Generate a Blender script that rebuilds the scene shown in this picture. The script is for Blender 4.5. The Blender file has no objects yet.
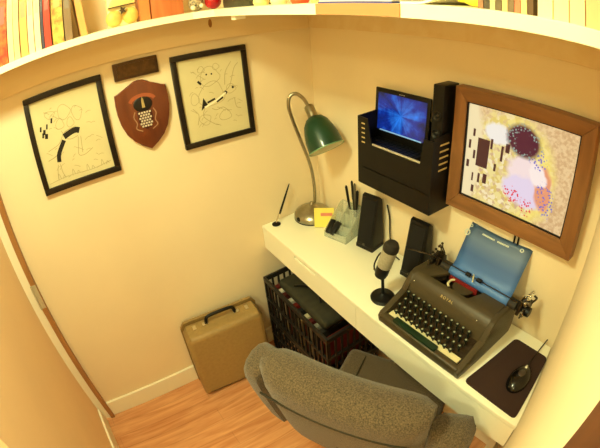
import bpy, bmesh, math, random
from mathutils import Vector, Matrix
random.seed(7)
COL = bpy.context.scene.collection
PI = math.pi
HD = 0.783            # desk top height

# ------------------------------------------------------------------ materials
MATS = {}
def lin(c):
    return tuple((v/12.92 if v <= .04045 else ((v+.055)/1.055)**2.4) for v in c)
def rgb(r, g, b):
    return lin((r/255, g/255, b/255)) + (1.0,)
def mat(name, col, rough=.6, metal=0., noise=0., nscale=40., bump=0., bscale=200., emit=None, estr=0., trans=0., alpha=1., coat=0., col2=None, spec=.5, ior=1.45):
    if name in MATS: return MATS[name]
    m = bpy.data.materials.new(name); m.use_nodes = True
    nt = m.node_tree; b = nt.nodes['Principled BSDF']
    b.inputs['Base Color'].default_value = col
    b.inputs['Roughness'].default_value = rough
    b.inputs['Metallic'].default_value = metal
    b.inputs['Coat Weight'].default_value = coat
    b.inputs['Specular IOR Level'].default_value = spec
    b.inputs['IOR'].default_value = ior
    if trans: b.inputs['Transmission Weight'].default_value = trans
    if alpha < 1: b.inputs['Alpha'].default_value = alpha
    tc = nt.nodes.new('ShaderNodeTexCoord')
    if noise or col2:
        n = nt.nodes.new('ShaderNodeTexNoise'); n.inputs['Scale'].default_value = nscale; n.inputs['Detail'].default_value = 5
        nt.links.new(tc.outputs['Object'], n.inputs['Vector'])
        r = nt.nodes.new('ShaderNodeValToRGB')
        r.color_ramp.elements[0].position = .35; r.color_ramp.elements[1].position = .65
        c2 = col2 if col2 else tuple(min(1, v*(1+noise)) for v in col[:3])+(1,)
        c1 = col if col2 else tuple(v*(1-noise) for v in col[:3])+(1,)
        r.color_ramp.elements[0].color = c1; r.color_ramp.elements[1].color = c2
        nt.links.new(n.outputs['Fac'], r.inputs['Fac']); nt.links.new(r.outputs['Color'], b.inputs['Base Color'])
    if bump:
        n = nt.nodes.new('ShaderNodeTexNoise'); n.inputs['Scale'].default_value = bscale; n.inputs['Detail'].default_value = 4
        nt.links.new(tc.outputs['Object'], n.inputs['Vector'])
        bp = nt.nodes.new('ShaderNodeBump'); bp.inputs['Strength'].default_value = bump; bp.inputs['Distance'].default_value = .004
        nt.links.new(n.outputs['Fac'], bp.inputs['Height']); nt.links.new(bp.outputs['Normal'], b.inputs['Normal'])
    if emit:
        b.inputs['Emission Color'].default_value = emit; b.inputs['Emission Strength'].default_value = estr
    MATS[name] = m
    return m

def wood(name, c1, c2, axis='Y', scale=18., rough=.45):
    if name in MATS: return MATS[name]
    m = bpy.data.materials.new(name); m.use_nodes = True
    nt = m.node_tree; b = nt.nodes['Principled BSDF']; b.inputs['Roughness'].default_value = rough
    tc = nt.nodes.new('ShaderNodeTexCoord'); mp = nt.nodes.new('ShaderNodeMapping')
    s = {'X': (.12, 1, 1), 'Y': (1, .12, 1), 'Z': (1, 1, .12)}[axis]
    mp.inputs['Scale'].default_value = s
    n = nt.nodes.new('ShaderNodeTexNoise'); n.inputs['Scale'].default_value = scale*3; n.inputs['Detail'].default_value = 6; n.inputs['Distortion'].default_value = .6
    r = nt.nodes.new('ShaderNodeValToRGB'); r.color_ramp.elements[0].position = .3; r.color_ramp.elements[1].position = .7
    r.color_ramp.elements[0].color = c1; r.color_ramp.elements[1].color = c2
    nt.links.new(tc.outputs['Object'], mp.inputs['Vector']); nt.links.new(mp.outputs['Vector'], n.inputs['Vector'])
    nt.links.new(n.outputs['Fac'], r.inputs['Fac']); nt.links.new(r.outputs['Color'], b.inputs['Base Color'])
    MATS[name] = m
    return m

# ------------------------------------------------------------------ mesh helpers
def box(bm, x0, x1, y0, y1, z0, z1, M=None, bevel=0., seg=2):
    vs = [bm.verts.new((x, y, z)) for x in (x0, x1) for y in (y0, y1) for z in (z0, z1)]
    idx = [(0,1,3,2),(4,6,7,5),(0,4,5,1),(2,3,7,6),(0,2,6,4),(1,5,7,3)]
    fs = [bm.faces.new([vs[i] for i in f]) for f in idx]
    if bevel:
        es = list({e for f in fs for e in f.edges})
        r = bmesh.ops.bevel(bm, geom=es, offset=bevel, segments=seg, affect='EDGES', profile=.5)
        allv = list({v for v in vs if v.is_valid} | set(r['verts']))
    else: allv = vs
    if M is not None:
        bmesh.ops.transform(bm, matrix=M, verts=allv)
    return allv
def prism(bm, pts, axis, a, b, bevel=0., seg=2, M=None):
    """closed outline pts (2d) pushed along an axis from a to b. axis X: pts=(y,z); Y: (x,z); Z: (x,y)"""
    def P(p, t):
        return {'X': (t, p[0], p[1]), 'Y': (p[0], t, p[1]), 'Z': (p[0], p[1], t)}[axis]
    A = [bm.verts.new(P(p, a)) for p in pts]; B = [bm.verts.new(P(p, b)) for p in pts]
    fs = [bm.faces.new(A), bm.faces.new(B[::-1])]
    n = len(pts)
    for i in range(n):
        fs.append(bm.faces.new((A[i], B[i], B[(i+1) % n], A[(i+1) % n])))
    allv = A+B
    if bevel:
        es = list({e for f in fs[:2] for e in f.edges})
        r = bmesh.ops.bevel(bm, geom=es, offset=bevel, segments=seg, affect='EDGES', profile=.5)
        allv = list({v for v in allv if v.is_valid} | set(r['verts']))
    if M is not None: bmesh.ops.transform(bm, matrix=M, verts=allv)
    return allv
def tube(bm, pts, r, n=10, cap=True):
    pts = [Vector(p) for p in pts]
    rs = r if isinstance(r, (list, tuple)) else [r]*len(pts)
    rings = []; up = None
    for i, p in enumerate(pts):
        d = (pts[min(i+1, len(pts)-1)]-pts[max(i-1, 0)]).normalized()
        if up is None:
            up = Vector((0, 0, 1)) if abs(d.z) < .9 else Vector((1, 0, 0))
        a = d.cross(up).normalized(); up = a.cross(d).normalized(); b = up
        rings.append([bm.verts.new(p+(a*math.cos(2*PI*k/n)+b*math.sin(2*PI*k/n))*rs[i]) for k in range(n)])
    for i in range(len(rings)-1):
        for k in range(n):
            bm.faces.new((rings[i][k], rings[i][(k+1) % n], rings[i+1][(k+1) % n], rings[i+1][k]))
    if cap:
        bm.faces.new(rings[0][::-1]); bm.faces.new(rings[-1])
    return rings
def lathe(bm, prof, n=32, M=None, cap0=True, cap1=True):
    rings = []
    for r, z in prof:
        rings.append([bm.verts.new((r*math.cos(2*PI*k/n), r*math.sin(2*PI*k/n), z)) for k in range(n)])
    for i in range(len(rings)-1):
        for k in range(n):
            bm.faces.new((rings[i][k], rings[i][(k+1) % n], rings[i+1][(k+1) % n], rings[i+1][k]))
    if cap0: bm.faces.new(rings[0][::-1])
    if cap1: bm.faces.new(rings[-1])
    vs = [v for rg in rings for v in rg]
    if M is not None: bmesh.ops.transform(bm, matrix=M, verts=vs)
    return vs
def ball(bm, c, r, sx=1, sy=1, sz=1, seg=20):
    M = Matrix.Translation(c) @ Matrix.Diagonal((sx, sy, sz, 1))
    bmesh.ops.create_uvsphere(bm, u_segments=seg, v_segments=seg//2+2, radius=r, matrix=M)
def smooth_path(pts, n=6):
    P = [Vector(p) for p in pts]; P = [P[0]*2-P[1]]+P+[P[-1]*2-P[-2]]
    out = []
    for i in range(1, len(P)-2):
        for k in range(n):
            t = k/n
            a, b, c, d = P[i-1], P[i], P[i+1], P[i+2]
            out.append(.5*((2*b)+(c-a)*t+(2*a-5*b+4*c-d)*t*t+(-a+3*b-3*c+d)*t**3))
    out.append(P[-2])
    return out
def ribbon(bm, pts, w, x=0., smooth=True):
    """flat stroke in the local y,z plane, at distance x"""
    q = smooth_path([(0, p[0], p[1]) for p in pts], 5) if smooth and len(pts) > 2 else [Vector((0, p[0], p[1])) for p in pts]
    prev = None
    for i, p in enumerate(q):
        d = (q[min(i+1, len(q)-1)]-q[max(i-1, 0)]); d = d.normalized() if d.length else Vector((0, 1, 0))
        nrm = Vector((0, -d.z, d.y))*w/2
        a = bm.verts.new((x, (p+nrm).y, (p+nrm).z)); b = bm.verts.new((x, (p-nrm).y, (p-nrm).z))
        if prev: bm.faces.new((prev[0], a, b, prev[1]))
        prev = (a, b)
def obj(name, bm, m, parent=None, smooth=True, loc=None, angle=.6):
    me = bpy.data.meshes.new(name)
    bmesh.ops.recalc_face_normals(bm, faces=bm.faces)
    bm.to_mesh(me); bm.free()
    if smooth:
        for p in me.polygons: p.use_smooth = True
        try: me.set_sharp_from_angle(angle=angle)
        except Exception: pass
    ms = m if isinstance(m, (list, tuple)) else [m]
    for x in ms: me.materials.append(x)
    o = bpy.data.objects.new(name, me); COL.objects.link(o)
    if parent: o.parent = parent
    if loc: o.location = loc
    return o
def thing(name, label, cat, loc=(0, 0, 0), rz=0., group=None, rot=None):
    o = bpy.data.objects.new(name, None); COL.objects.link(o)
    o.empty_display_size = .05
    o.location = loc; o.rotation_euler = rot if rot else (0, 0, rz)
    o['label'] = label; o['category'] = cat
    if group: o['group'] = group
    return o
def tag(o, label, cat, group=None):
    o['label'] = label; o['category'] = cat
    if group: o['group'] = group
    return o
def struct(name, bm, m, parent=None, smooth=False):
    o = obj(name, bm, m, parent, smooth)
    if not parent: o['kind'] = 'structure'
    return o
def B(): return bmesh.new()
def bx(name, dims, m, parent=None, bevel=0., seg=2, loc=None):
    bm = B(); box(bm, *dims, bevel=bevel, seg=seg)
    return obj(name, bm, m, parent, loc=loc)

# ------------------------------------------------------------------ palette
wall_m = mat('painted_wall', rgb(238, 220, 186), .75, noise=.02, nscale=3, bump=.08, bscale=60)
door_side_m = mat('wall_paint_warm_lit', rgb(250, 220, 182), .7, noise=.02, nscale=3, bump=.08, bscale=60)  # same wall paint, with warmer, brighter light put into the colour
white_paint = mat('white_paint', rgb(240, 232, 208), .5, bump=.03, bscale=30)
trim_m = mat('trim_paint', rgb(245, 238, 215), .4)
shelf_m = mat('shelf_paint', rgb(246, 240, 218), .5)
cleat_m = wood('painted_pine_board', rgb(225, 198, 148), rgb(232, 210, 168), 'Y', 5, .6)
gloss_white = mat('gloss_white', rgb(244, 242, 222), .28, coat=.2)
black_metal = mat('black_metal', rgb(13, 11, 9), .45, noise=.2, nscale=20, spec=.3)
black_plastic = mat('black_plastic', rgb(12, 10, 9), .45, spec=.35)
dark_plastic = mat('dark_grey_plastic', rgb(26, 24, 22), .5, spec=.35)
black_frame_m = mat('black_frame', rgb(24, 15, 9), .4, noise=.2, nscale=30)
paper_m = mat('drawing_paper', rgb(214, 204, 162), .8, noise=.03, nscale=8)
pencil_m = mat('pencil_grey', rgb(172, 158, 118), .9)
ink_m = mat('black_ink', rgb(30, 24, 20), .7)
steel = mat('brushed_nickel', rgb(168, 162, 142), .3, metal=1., noise=.08, nscale=60)
chrome = mat('chrome', rgb(220, 215, 200), .15, metal=1.)
green_glass = mat('green_shade', rgb(5, 58, 36), .4, coat=.3, noise=.1, nscale=12)
shade_in = mat('shade_inside', rgb(235, 235, 215), .5)
oak = wood('oak_frame', rgb(120, 80, 46), rgb(144, 98, 58), 'X', 14, .45)
oak_v = wood('oak_frame_upright', rgb(120, 80, 46), rgb(144, 98, 58), 'Z', 14, .45)
strip_wood = wood('brown_door_edge', rgb(158, 108, 60), rgb(180, 128, 76), 'Z', 10, .5)
plaque_wood = wood('plaque_wood', rgb(94, 44, 22), rgb(114, 56, 28), 'Z', 8, .4)
plaque_dark = mat('dark_bronze', rgb(74, 50, 28), .4, metal=.3, noise=.15, nscale=30)
type_body = mat('taupe_enamel', rgb(68, 58, 39), .42, noise=.06, nscale=30, bump=.12, bscale=400)
key_m = mat('key_dark_green', rgb(14, 24, 17), .4, coat=.1)
cream_m = mat('cream_plastic', rgb(225, 215, 170), .5)
spacebar_m = mat('space_bar_green', rgb(22, 44, 26), .35)
dark_metal = mat('machinery_metal', rgb(70, 60, 48), .35, metal=.9, noise=.3, nscale=60)
red_m = mat('ribbon_red', rgb(120, 22, 20), .6)
tan_case = mat('tan_case', rgb(150, 122, 74), .5, noise=.06, nscale=60, bump=.15, bscale=300)
case_edge = mat('case_edge_trim', rgb(140, 112, 66), .4)
crate_m = mat('crate_black', rgb(24, 22, 20), .5)
mic_silver = mat('microphone_silver', rgb(176, 170, 148), .4, metal=.3, noise=.1, nscale=150)
pad_m = mat('mouse_pad_cloth', rgb(50, 30, 24), .9, bump=.1, bscale=500)
yellow_note = mat('yellow_note', rgb(244, 226, 110), .8)
clear_m = mat('frosted_clear_plastic', rgb(240, 246, 230), .15, trans=.5, alpha=.5)

# tweed upholstery
def tweed():
    m = bpy.data.materials.new('tweed_upholstery'); m.use_nodes = True
    nt = m.node_tree; b = nt.nodes['Principled BSDF']; b.inputs['Roughness'].default_value = .95
    b.inputs['Sheen Weight'].default_value = .2
    tc = nt.nodes.new('ShaderNodeTexCoord')
    n = nt.nodes.new('ShaderNodeTexNoise'); n.inputs['Scale'].default_value = 260; n.inputs['Detail'].default_value = 3
    v = nt.nodes.new('ShaderNodeTexVoronoi'); v.inputs['Scale'].default_value = 330
    r = nt.nodes.new('ShaderNodeValToRGB'); e = r.color_ramp.elements
    e[0].position = .36; e[0].color = rgb(62, 52, 38); e[1].position = .64; e[1].color = rgb(108, 91, 68)
    nt.links.new(tc.outputs['Object'], n.inputs['Vector']); nt.links.new(tc.outputs['Object'], v.inputs['Vector'])
    nt.links.new(n.outputs['Fac'], r.inputs['Fac']); nt.links.new(r.outputs['Color'], b.inputs['Base Color'])
    bp = nt.nodes.new('ShaderNodeBump'); bp.inputs['Strength'].default_value = .5; bp.inputs['Distance'].default_value = .003
    nt.links.new(v.outputs['Distance'], bp.inputs['Height']); nt.links.new(bp.outputs['Normal'], b.inputs['Normal'])
    return m
tweed_m = tweed()

# laminate floor: boards run along the left wall
def floor_mat():
    m = bpy.data.materials.new('laminate_boards'); m.use_nodes = True
    nt = m.node_tree; b = nt.nodes['Principled BSDF']; b.inputs['Roughness'].default_value = .33
    tc = nt.nodes.new('ShaderNodeTexCoord'); mp = nt.nodes.new('ShaderNodeMapping')
    mp.inputs['Rotation'].default_value = (0, 0, PI/2)
    br = nt.nodes.new('ShaderNodeTexBrick'); br.offset = .37
    br.inputs['Scale'].default_value = 1.; br.inputs['Brick Width'].default_value = .9; br.inputs['Row Height'].default_value = .085
    br.inputs['Mortar Size'].default_value = .0012; br.inputs['Mortar Smooth'].default_value = .2
    br.inputs['Color1'].default_value = rgb(206, 142, 92); br.inputs['Color2'].default_value = rgb(190, 122, 74); br.inputs['Mortar'].default_value = rgb(140, 84, 48)
    mp2 = nt.nodes.new('ShaderNodeMapping'); mp2.inputs['Scale'].default_value = (26, 2.2, 1)
    n = nt.nodes.new('ShaderNodeTexNoise'); n.inputs['Scale'].default_value = 1.6; n.inputs['Detail'].default_value = 6; n.inputs['Distortion'].default_value = .8
    r = nt.nodes.new('ShaderNodeValToRGB'); e = r.color_ramp.elements
    e[0].position = .32; e[0].color = rgb(180, 108, 64); e[1].position = .68; e[1].color = rgb(236, 182, 132)
    mx = nt.nodes.new('ShaderNodeMix'); mx.data_type = 'RGBA'; mx.inputs['Factor'].default_value = .5
    L = nt.links
    L.new(tc.outputs['Object'], mp.inputs['Vector']); L.new(mp.outputs['Vector'], br.inputs['Vector'])
    L.new(tc.outputs['Object'], mp2.inputs['Vector']); L.new(mp2.outputs['Vector'], n.inputs['Vector']); L.new(n.outputs['Fac'], r.inputs['Fac'])
    L.new(br.outputs['Color'], mx.inputs[6]); L.new(r.outputs['Color'], mx.inputs[7]); L.new(mx.outputs[2], b.inputs['Base Color'])
    return m
floor_m = floor_mat()

# ------------------------------------------------------------------ the room
CEIL = 2.44; YD = -1.51; YBACK = -2.9; XR = 2.7
def wallbox(name, x0, x1, y0, y1, z0, z1, m=wall_m):
    bm = B(); box(bm, x0, x1, y0, y1, z0, z1); return struct(name, bm, m)
wallbox('wall_left', -.10, 0, YD-.1, .1, -.02, CEIL)
wallbox('wall_back', -.10, XR, 0, .10, -.02, CEIL)
wallbox('wall_front', -.10, XR+.1, YBACK-.1, YBACK, -.02, CEIL)
wallbox('wall_far_right', XR, XR+.1, YBACK, .10, -.02, CEIL)
wallbox('floor', -.10, XR+.1, YBACK-.1, .10, -.10, 0., floor_m)
wallbox('ceiling', -.10, XR+.1, YBACK-.1, .10, CEIL, CEIL+.08, white_paint)
# wall at the left edge of the picture, beside the door edge
wallbox('wall_door_side', -.10, 1.05, YBACK, YD, -.02, CEIL, door_side_m)
# closet end wall, slightly out of square
bm = B(); prism(bm, [(1.347, 0), (1.587, -.91), (1.684, -.89), (1.56, 0)], 'Z', 0, CEIL); struct('wall_right', bm, wall_m)
bm = B(); prism(bm, [(1.5872, -.9105), (1.604, -.955), (1.725, -.925), (1.705, -.885)], 'Z', 0, CEIL-.02); struct('trim_right_jamb', bm, wood('dark_jamb_wood', rgb(84, 48, 26), rgb(104, 62, 34), 'Z', 10, .5))
# baseboards
def bboard(name, x0, x1, y0, y1, m=trim_m):
    bm = B(); box(bm, x0, x1, y0, y1, 0, .112, bevel=.004); struct(name, bm, m)
bboard('baseboard_left', 0, .013, YD+.03, 0)
bboard('baseboard_back', .013, 1.345, -.013, 0)
bboard('baseboard_door_side', .03, 1.05, YD, YD+.013)
# casing and bare wood edge in the left corner
wallbox('trim_casing', 0, .018, YD, YD+.042, 0, 1.68, trim_m)
bm = B(); box(bm, 0, .030, YD+.042, YD+.068, 0.0, 1.68, bevel=.003); edge = struct('trim_wood_edge', bm, strip_wood)
bm = B()
box(bm, .0300, .0325, YD+.043, YD+.0675, .82, .94)
tube(bm, [(.036, YD+.043, .82), (.036, YD+.043, .94)], .0045, 8)
for k in range(3): ball(bm, (.0325, YD+.056, .845+k*.035), .003, seg=8)
h = obj('hinge', bm, mat('hinge_steel', rgb(196, 186, 160), .4, metal=.3), edge); h['label'] = 'steel butt hinge on the wood edge'

# pine boards under the shelf (painted), with a knot
bm = B(); box(bm, 0, .018, YD, 0, 1.683, 1.784, bevel=.002); struct('trim_shelf_cleat_left', bm, cleat_m)
bm = B(); box(bm, .018, 1.36, -.018, 0, 1.683, 1.784, bevel=.002); struct('trim_shelf_cleat_back', bm, cleat_m)
knot = mat('pine_knot', rgb(150, 98, 50), .6)
bm = B(); lathe(bm, [(.013, 0), (.012, .0004)], 16, Matrix.Translation((.0181, -.475, 1.752)) @ Matrix.Rotation(PI/2, 4, 'Y') @ Matrix.Diagonal((1.3, .6, 1, 1)))
struct('trim_knot', bm, knot)

# the L-shaped shelf
ZS = 1.784; ZT = 1.808
bm = B(); prism(bm, [(0, YD+.002), (.19, YD+.002), (.19, -.60), (.25, -.545), (1.492, -.545), (1.349, 0), (0, 0)], 'Z', ZS, ZT, bevel=.0015)
sh = obj('wall_shelf', bm, shelf_m, smooth=False)
tag(sh, 'long white L-shaped shelf running high around both walls of the nook', 'shelf')
bx('front_lip', (.83, 1.0755, -.5475, -.5455, ZS+.001, ZT), mat('bare_shelf_edge', rgb(190, 138, 92), .6), sh)
bx('bracket', (.36, .39, -.535, -.50, ZS-.014, ZS), trim_m, sh)

# ------------------------------------------------------------------ desk
DY = -.362; DXR0 = 1.352; 
desk = thing('writing_desk', 'long narrow glossy white desk with slotted drawer fronts along the back wall', 'desk', (0, 0, 0))
bm = B(); prism(bm, [(.003, DY), (1.4415, DY), (1.3480, -.015), (.003, -.015)], 'Z', HD-.02, HD, bevel=.002); obj('desktop', bm, gloss_white, desk)
bm = B()
box(bm, .004, .022, DY+.022, -.018, HD-.133, HD-.02)
box(bm, 1.325, 1.343, DY+.022, -.018, HD-.133, HD-.02)
box(bm, .022, 1.325, -.034, -.018, HD-.133, HD-.02)
box(bm, .022, 1.325, DY+.022, -.034, HD-.133, HD-.123)
obj('carcass', bm, gloss_white, desk)
def drawer(x0, x1, sx, slot=True):
    bm = B(); w = .082; y0 = DY+.001; y1 = DY+.019
    # front with a slot cut at its top edge
    box(bm, x0, sx-w, y0, y1, HD-.132, HD-.021)
    box(bm, sx+w, x1, y0, y1, HD-.132, HD-.021)
    box(bm, sx-w, sx+w, y0, y1, HD-.132, HD-.037 if slot else HD-.021)
    d = obj('drawer', bm, gloss_white, desk)
    if slot: bx('handle_slot', (sx-w, sx+w, y1-.008, y1+.001, HD-.037, HD-.021), mat('slot_shadow_gap', rgb(180, 168, 125), .6), d)
    bx('drawer_box', (x0+.02, x1-.02, y1, DY+.26, HD-.118, HD-.05), gloss_white, d)
drawer(.004, .7205, .375)
drawer(.7225, 1.4385, 1.06, False)
bx('under_bracket', (.752, .782, DY+.025, DY+.06, HD-.16, HD-.133), gloss_white, desk)
for x, y in ((.03, -.05), (1.30, -.05)):
    bx('leg', (x, x+.04, y-.02, y+.02, 0, HD-.133), gloss_white, desk, bevel=.002)

# ------------------------------------------------------------------ framed drawings and plaques on the left wall
def frame_picture(y0, label, seed):
    W, Hh, z1 = .321, .379, 1.648
    t = thing('picture_frame', label, 'picture', (.0005, y0+W/2, z1-Hh/2), group='framed drawings on the left wall')
    fw = .022
    bm = B()
    w, h = W/2, Hh/2
    box(bm, .0, .018, -w, w, h-fw, h, bevel=.002); box(bm, .0, .018, -w, w, -h, -h+fw, bevel=.002)
    box(bm, .0, .018, -w, -w+fw, -h+fw, h-fw, bevel=.002); box(bm, .0, .018, w-fw, w, -h+fw, h-fw, bevel=.002)
    obj('frame', bm, black_frame_m, t)
    s = bx('drawing_sheet', (.001, .008, -w+fw, w-fw, -h+fw, h-fw), paper_m, t)
    return t, s
t, s = frame_picture(-1.2465, 'black framed pencil sketch of leaping figures with a bent black limb, left of the shield', 1)
bm = B()
X = .0085
def circ(bm, cy, cz, ry, rz, w=.0017, a0=0, a1=360, n=14):
    ph = random.uniform(0, 6)
    ribbon(bm, [(cy+ry*(1+.12*math.sin(ph+k*1.3))*math.cos(math.radians(a0+(a1-a0)*k/n)), cz+rz*(1+.12*math.cos(ph+k*1.1))*math.sin(math.radians(a0+(a1-a0)*k/n))) for k in range(n+1)], w, X)
for c in ((-.005, .095, .026, .026), (.045, .078, .020, .026), (-.03, .055, .016, .02), (-.062, .10, .02, .014), (.012, .05, .014, .018)): circ(bm, *c)
ribbon(bm, [(-.03, .03), (-.02, .0), (.0, -.012), (.03, -.008)], .0022, X)
ribbon(bm, [(-.10, -.03), (-.05, -.015), (-.02, .02), (.03, .03)], .0022, X)
ribbon(bm, [(-.11, -.065), (-.085, -.06), (-.07, -.055)], .003, X)
ribbon(bm, [(.03, -.012), (.022, -.045), (.016, -.08), (.04, -.085), (.075, -.07)], .0022, X)
ribbon(bm, [(.04, -.012), (.036, -.045), (.032, -.075)], .0022, X)
ribbon(bm, [(-.075, -.09), (-.085, -.12), (-.09, -.145)], .0022, X)
ribbon(bm, [(-.066, -.09), (-.066, -.12), (-.06, -.145)], .0022, X)
for k in range(11):
    y = -.09+k*.02; ribbon(bm, [(y, -.150), (y+.006, -.125-.012*(k % 3)), (y+.012, -.148)], .0018, X)
ribbon(bm, [(-.13, -.152), (-.05, -.145), (.05, -.15), (.13, -.14)], .0018, X)
random.seed(21)
for k in range(46):
    y, z = random.uniform(-.11, .10), random.uniform(-.13, .13)
    if abs(z) > .02 and random.random() < .9:
        a = random.uniform(-.9, .9); L_ = random.uniform(.008, .026)
        ribbon(bm, [(y, z), (y+L_*.5, z+L_*a*.6+.003), (y+L_, z+L_*a)], .0016, X)
obj('pencil_sketch', bm, pencil_m, s, smooth=False)
bm = B()
ribbon(bm, [(-.068, -.082), (-.062, -.055), (-.045, -.03), (-.028, -.008)], .017, X+.0003)
ribbon(bm, [(-.025, .004), (.0, .012), (.025, .016), (.04, .010)], .022, X+.0003)
for y, z, w in ((-.10, .045, .010), (-.112, .06, .007), (-.095, .028, .012), (-.085, .062, .006), (-.108, .035, .007), (-.062, .078, .007)):
    ribbon(bm, [(y, z-.009), (y+.005, z+.009)], w, X+.0003)
obj('inked_area', bm, ink_m, s, smooth=False)
t, s = frame_picture(-.654, 'black framed pencil sketch of a round teddy bear playing guitar, right of the shield', 2)
bm = B()
circ(bm, -.01, .085, .042, .037); circ(bm, -.012, .012, .055, .05); circ(bm, -.055, -.085, .024, .022); circ(bm, .035, -.085, .026, .022)
circ(bm, -.085, .005, .018, .022); circ(bm, -.042, .118, .014, .012); circ(bm, .022, .120, .014, .012)
ribbon(bm, [(.035, .01), (.07, .03), (.10, .10), (.12, .12)], .0022, X); ribbon(bm, [(.05, .04), (.06, .09), (.09, .13)], .0022, X)
circ(bm, .075, .02, .022, .018); ribbon(bm, [(-.045, -.03), (-.06, -.07), (-.02, -.11), (.0, -.12)], .0022, X)
ribbon(bm, [(-.02, -.045), (.0, -.055), (.03, -.05), (.05, -.07)], .0022, X); ribbon(bm, [(.085, -.02), (.09, -.06), (.11, -.07)], .0022, X)
ribbon(bm, [(-.10, -.03), (-.08, -.06), (-.09, -.10)], .0022, X)
random.seed(21)
for k in range(46):
    y, z = random.uniform(-.11, .10), random.uniform(-.13, .13)
    if abs(z) > .02 and random.random() < .9:
        a = random.uniform(-.9, .9); L_ = random.uniform(.008, .026)
        ribbon(bm, [(y, z), (y+L_*.5, z+L_*a*.6+.003), (y+L_, z+L_*a)], .0016, X)
obj('pencil_sketch', bm, pencil_m, s, smooth=False)
bm = B()
prism(bm, [(-.065, -.045), (-.05, .005), (-.035, -.025)], 'X', X, X+.0004)
ribbon(bm, [(-.035, -.018), (.0, -.008)], .008, X+.0003); ribbon(bm, [(.005, -.022), (.035, -.008)], .010, X+.0003)
ribbon(bm, [(.045, .012), (.055, .004)], .012, X+.0003); circ(bm, .085, .024, .003, .003, .005)
ribbon(bm, [(-.062, .075), (-.05, .06)], .009, X+.0003); circ(bm, -.022, .095, .0015, .0015, .004); circ(bm, .0, .094, .0015, .0015, .004)
obj('inked_area', bm, ink_m, s, smooth=False)
bm = B(); ribbon(bm, [(-.05, -.035), (.0, -.018), (.05, .008)], .007, X+.0006); obj('guitar_neck', bm, mat('paper_white', rgb(245, 240, 215), .8), s, smooth=False)

# shield plaque
t = thing('shield_plaque', 'reddish brown wooden shield plaque bearing a painted crest, between the two frames', 'plaque', (-.0002, -.788, 1.455))
pts = [(-.101, .097), (-.088, .10), (-.07, .104), (-.052, .112), (-.035, .126), (-.018, .134), (0, .137), (.018, .134), (.035, .126), (.052, .112), (.07, .104), (.088, .10), (.101, .097),
       (.103, .06), (.102, .02), (.096, -.02), (.082, -.06), (.060, -.09), (.032, -.117), (.0, -.138), (-.032, -.117), (-.060, -.09), (-.082, -.06), (-.096, -.02), (-.102, .02), (-.103, .06)]
bm = B(); prism(bm, pts, 'X', 0, .018, bevel=.004); obj('shield_board', bm, plaque_wood, t)
bm = B()
for a0, a1, zc, r in ((15, 165, .005, .05),):
    ribbon(bm, [(r*math.cos(math.radians(a)), zc+.045+r*.55*math.sin(math.radians(a))) for a in range(a0, a1+1, 15)], .014, .0187)
obj('crest_ribbon', bm, mat('crest_orange', rgb(160, 84, 52), .5), t, smooth=False)
bm = B(); ball(bm, (.0185, 0, .043), .034, .1, 1.1, .85); obj('crest_helm', bm, mat('crest_black', rgb(28, 22, 18), .4), t)
bm = B()
prism(bm, [(-.006, .03), (-.004, .06), (0, .072), (.004, .06), (.006, .03)], 'X', .021, .023)
obj('crest_figure', bm, mat('crest_bronze', rgb(176, 150, 96), .4), t)
bm = B(); prism(bm, [(-.028, .018), (.028, .018), (.030, -.02), (.02, -.045), (0, -.055), (-.02, -.045), (-.030, -.02)], 'X', .018, .0195, bevel=.0005)
cs = obj('crest_shield', bm, mat('crest_dark_red', rgb(70, 28, 22), .5), t)
bm = B()
for r in range(6):
    for k in range(5 if r % 2 == 0 else 4):
        y = -.021+k*.0105+(0 if r % 2 == 0 else .005); z = .011-r*.0105
        if abs(y) < .027-max(0, (r-3))*.005: box(bm, .0195, .0205, y-.0036, y+.0036, z-.0034, z+.0034)
obj('crest_studs', bm, mat('crest_silver', rgb(205, 195, 175), .4), cs)
bm = B()
for s_ in (-1, 1):
    ribbon(bm, [(s_*.036, .02), (s_*.044, .0), (s_*.036, -.025), (s_*.042, -.045), (s_*.02, -.06)], .004, .0185)
obj('crest_mantling', bm, mat('crest_line', rgb(160, 120, 90), .5), t, smooth=False)

# small rectangular plaque
t = thing('name_plaque', 'small dark bronze rectangular plaque mounted above the wooden shield', 'plaque', (.0, -.789, 1.6365))
bx('plaque_board', (0, .014, -.087, .087, -.033, .033), plaque_dark, t, bevel=.003)
bx('plate', (.014, .0155, -.074, .074, -.022, .022), mat('engraved_plate', rgb(84, 58, 30), .35, metal=.5, noise=.25, nscale=90), t)

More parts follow.
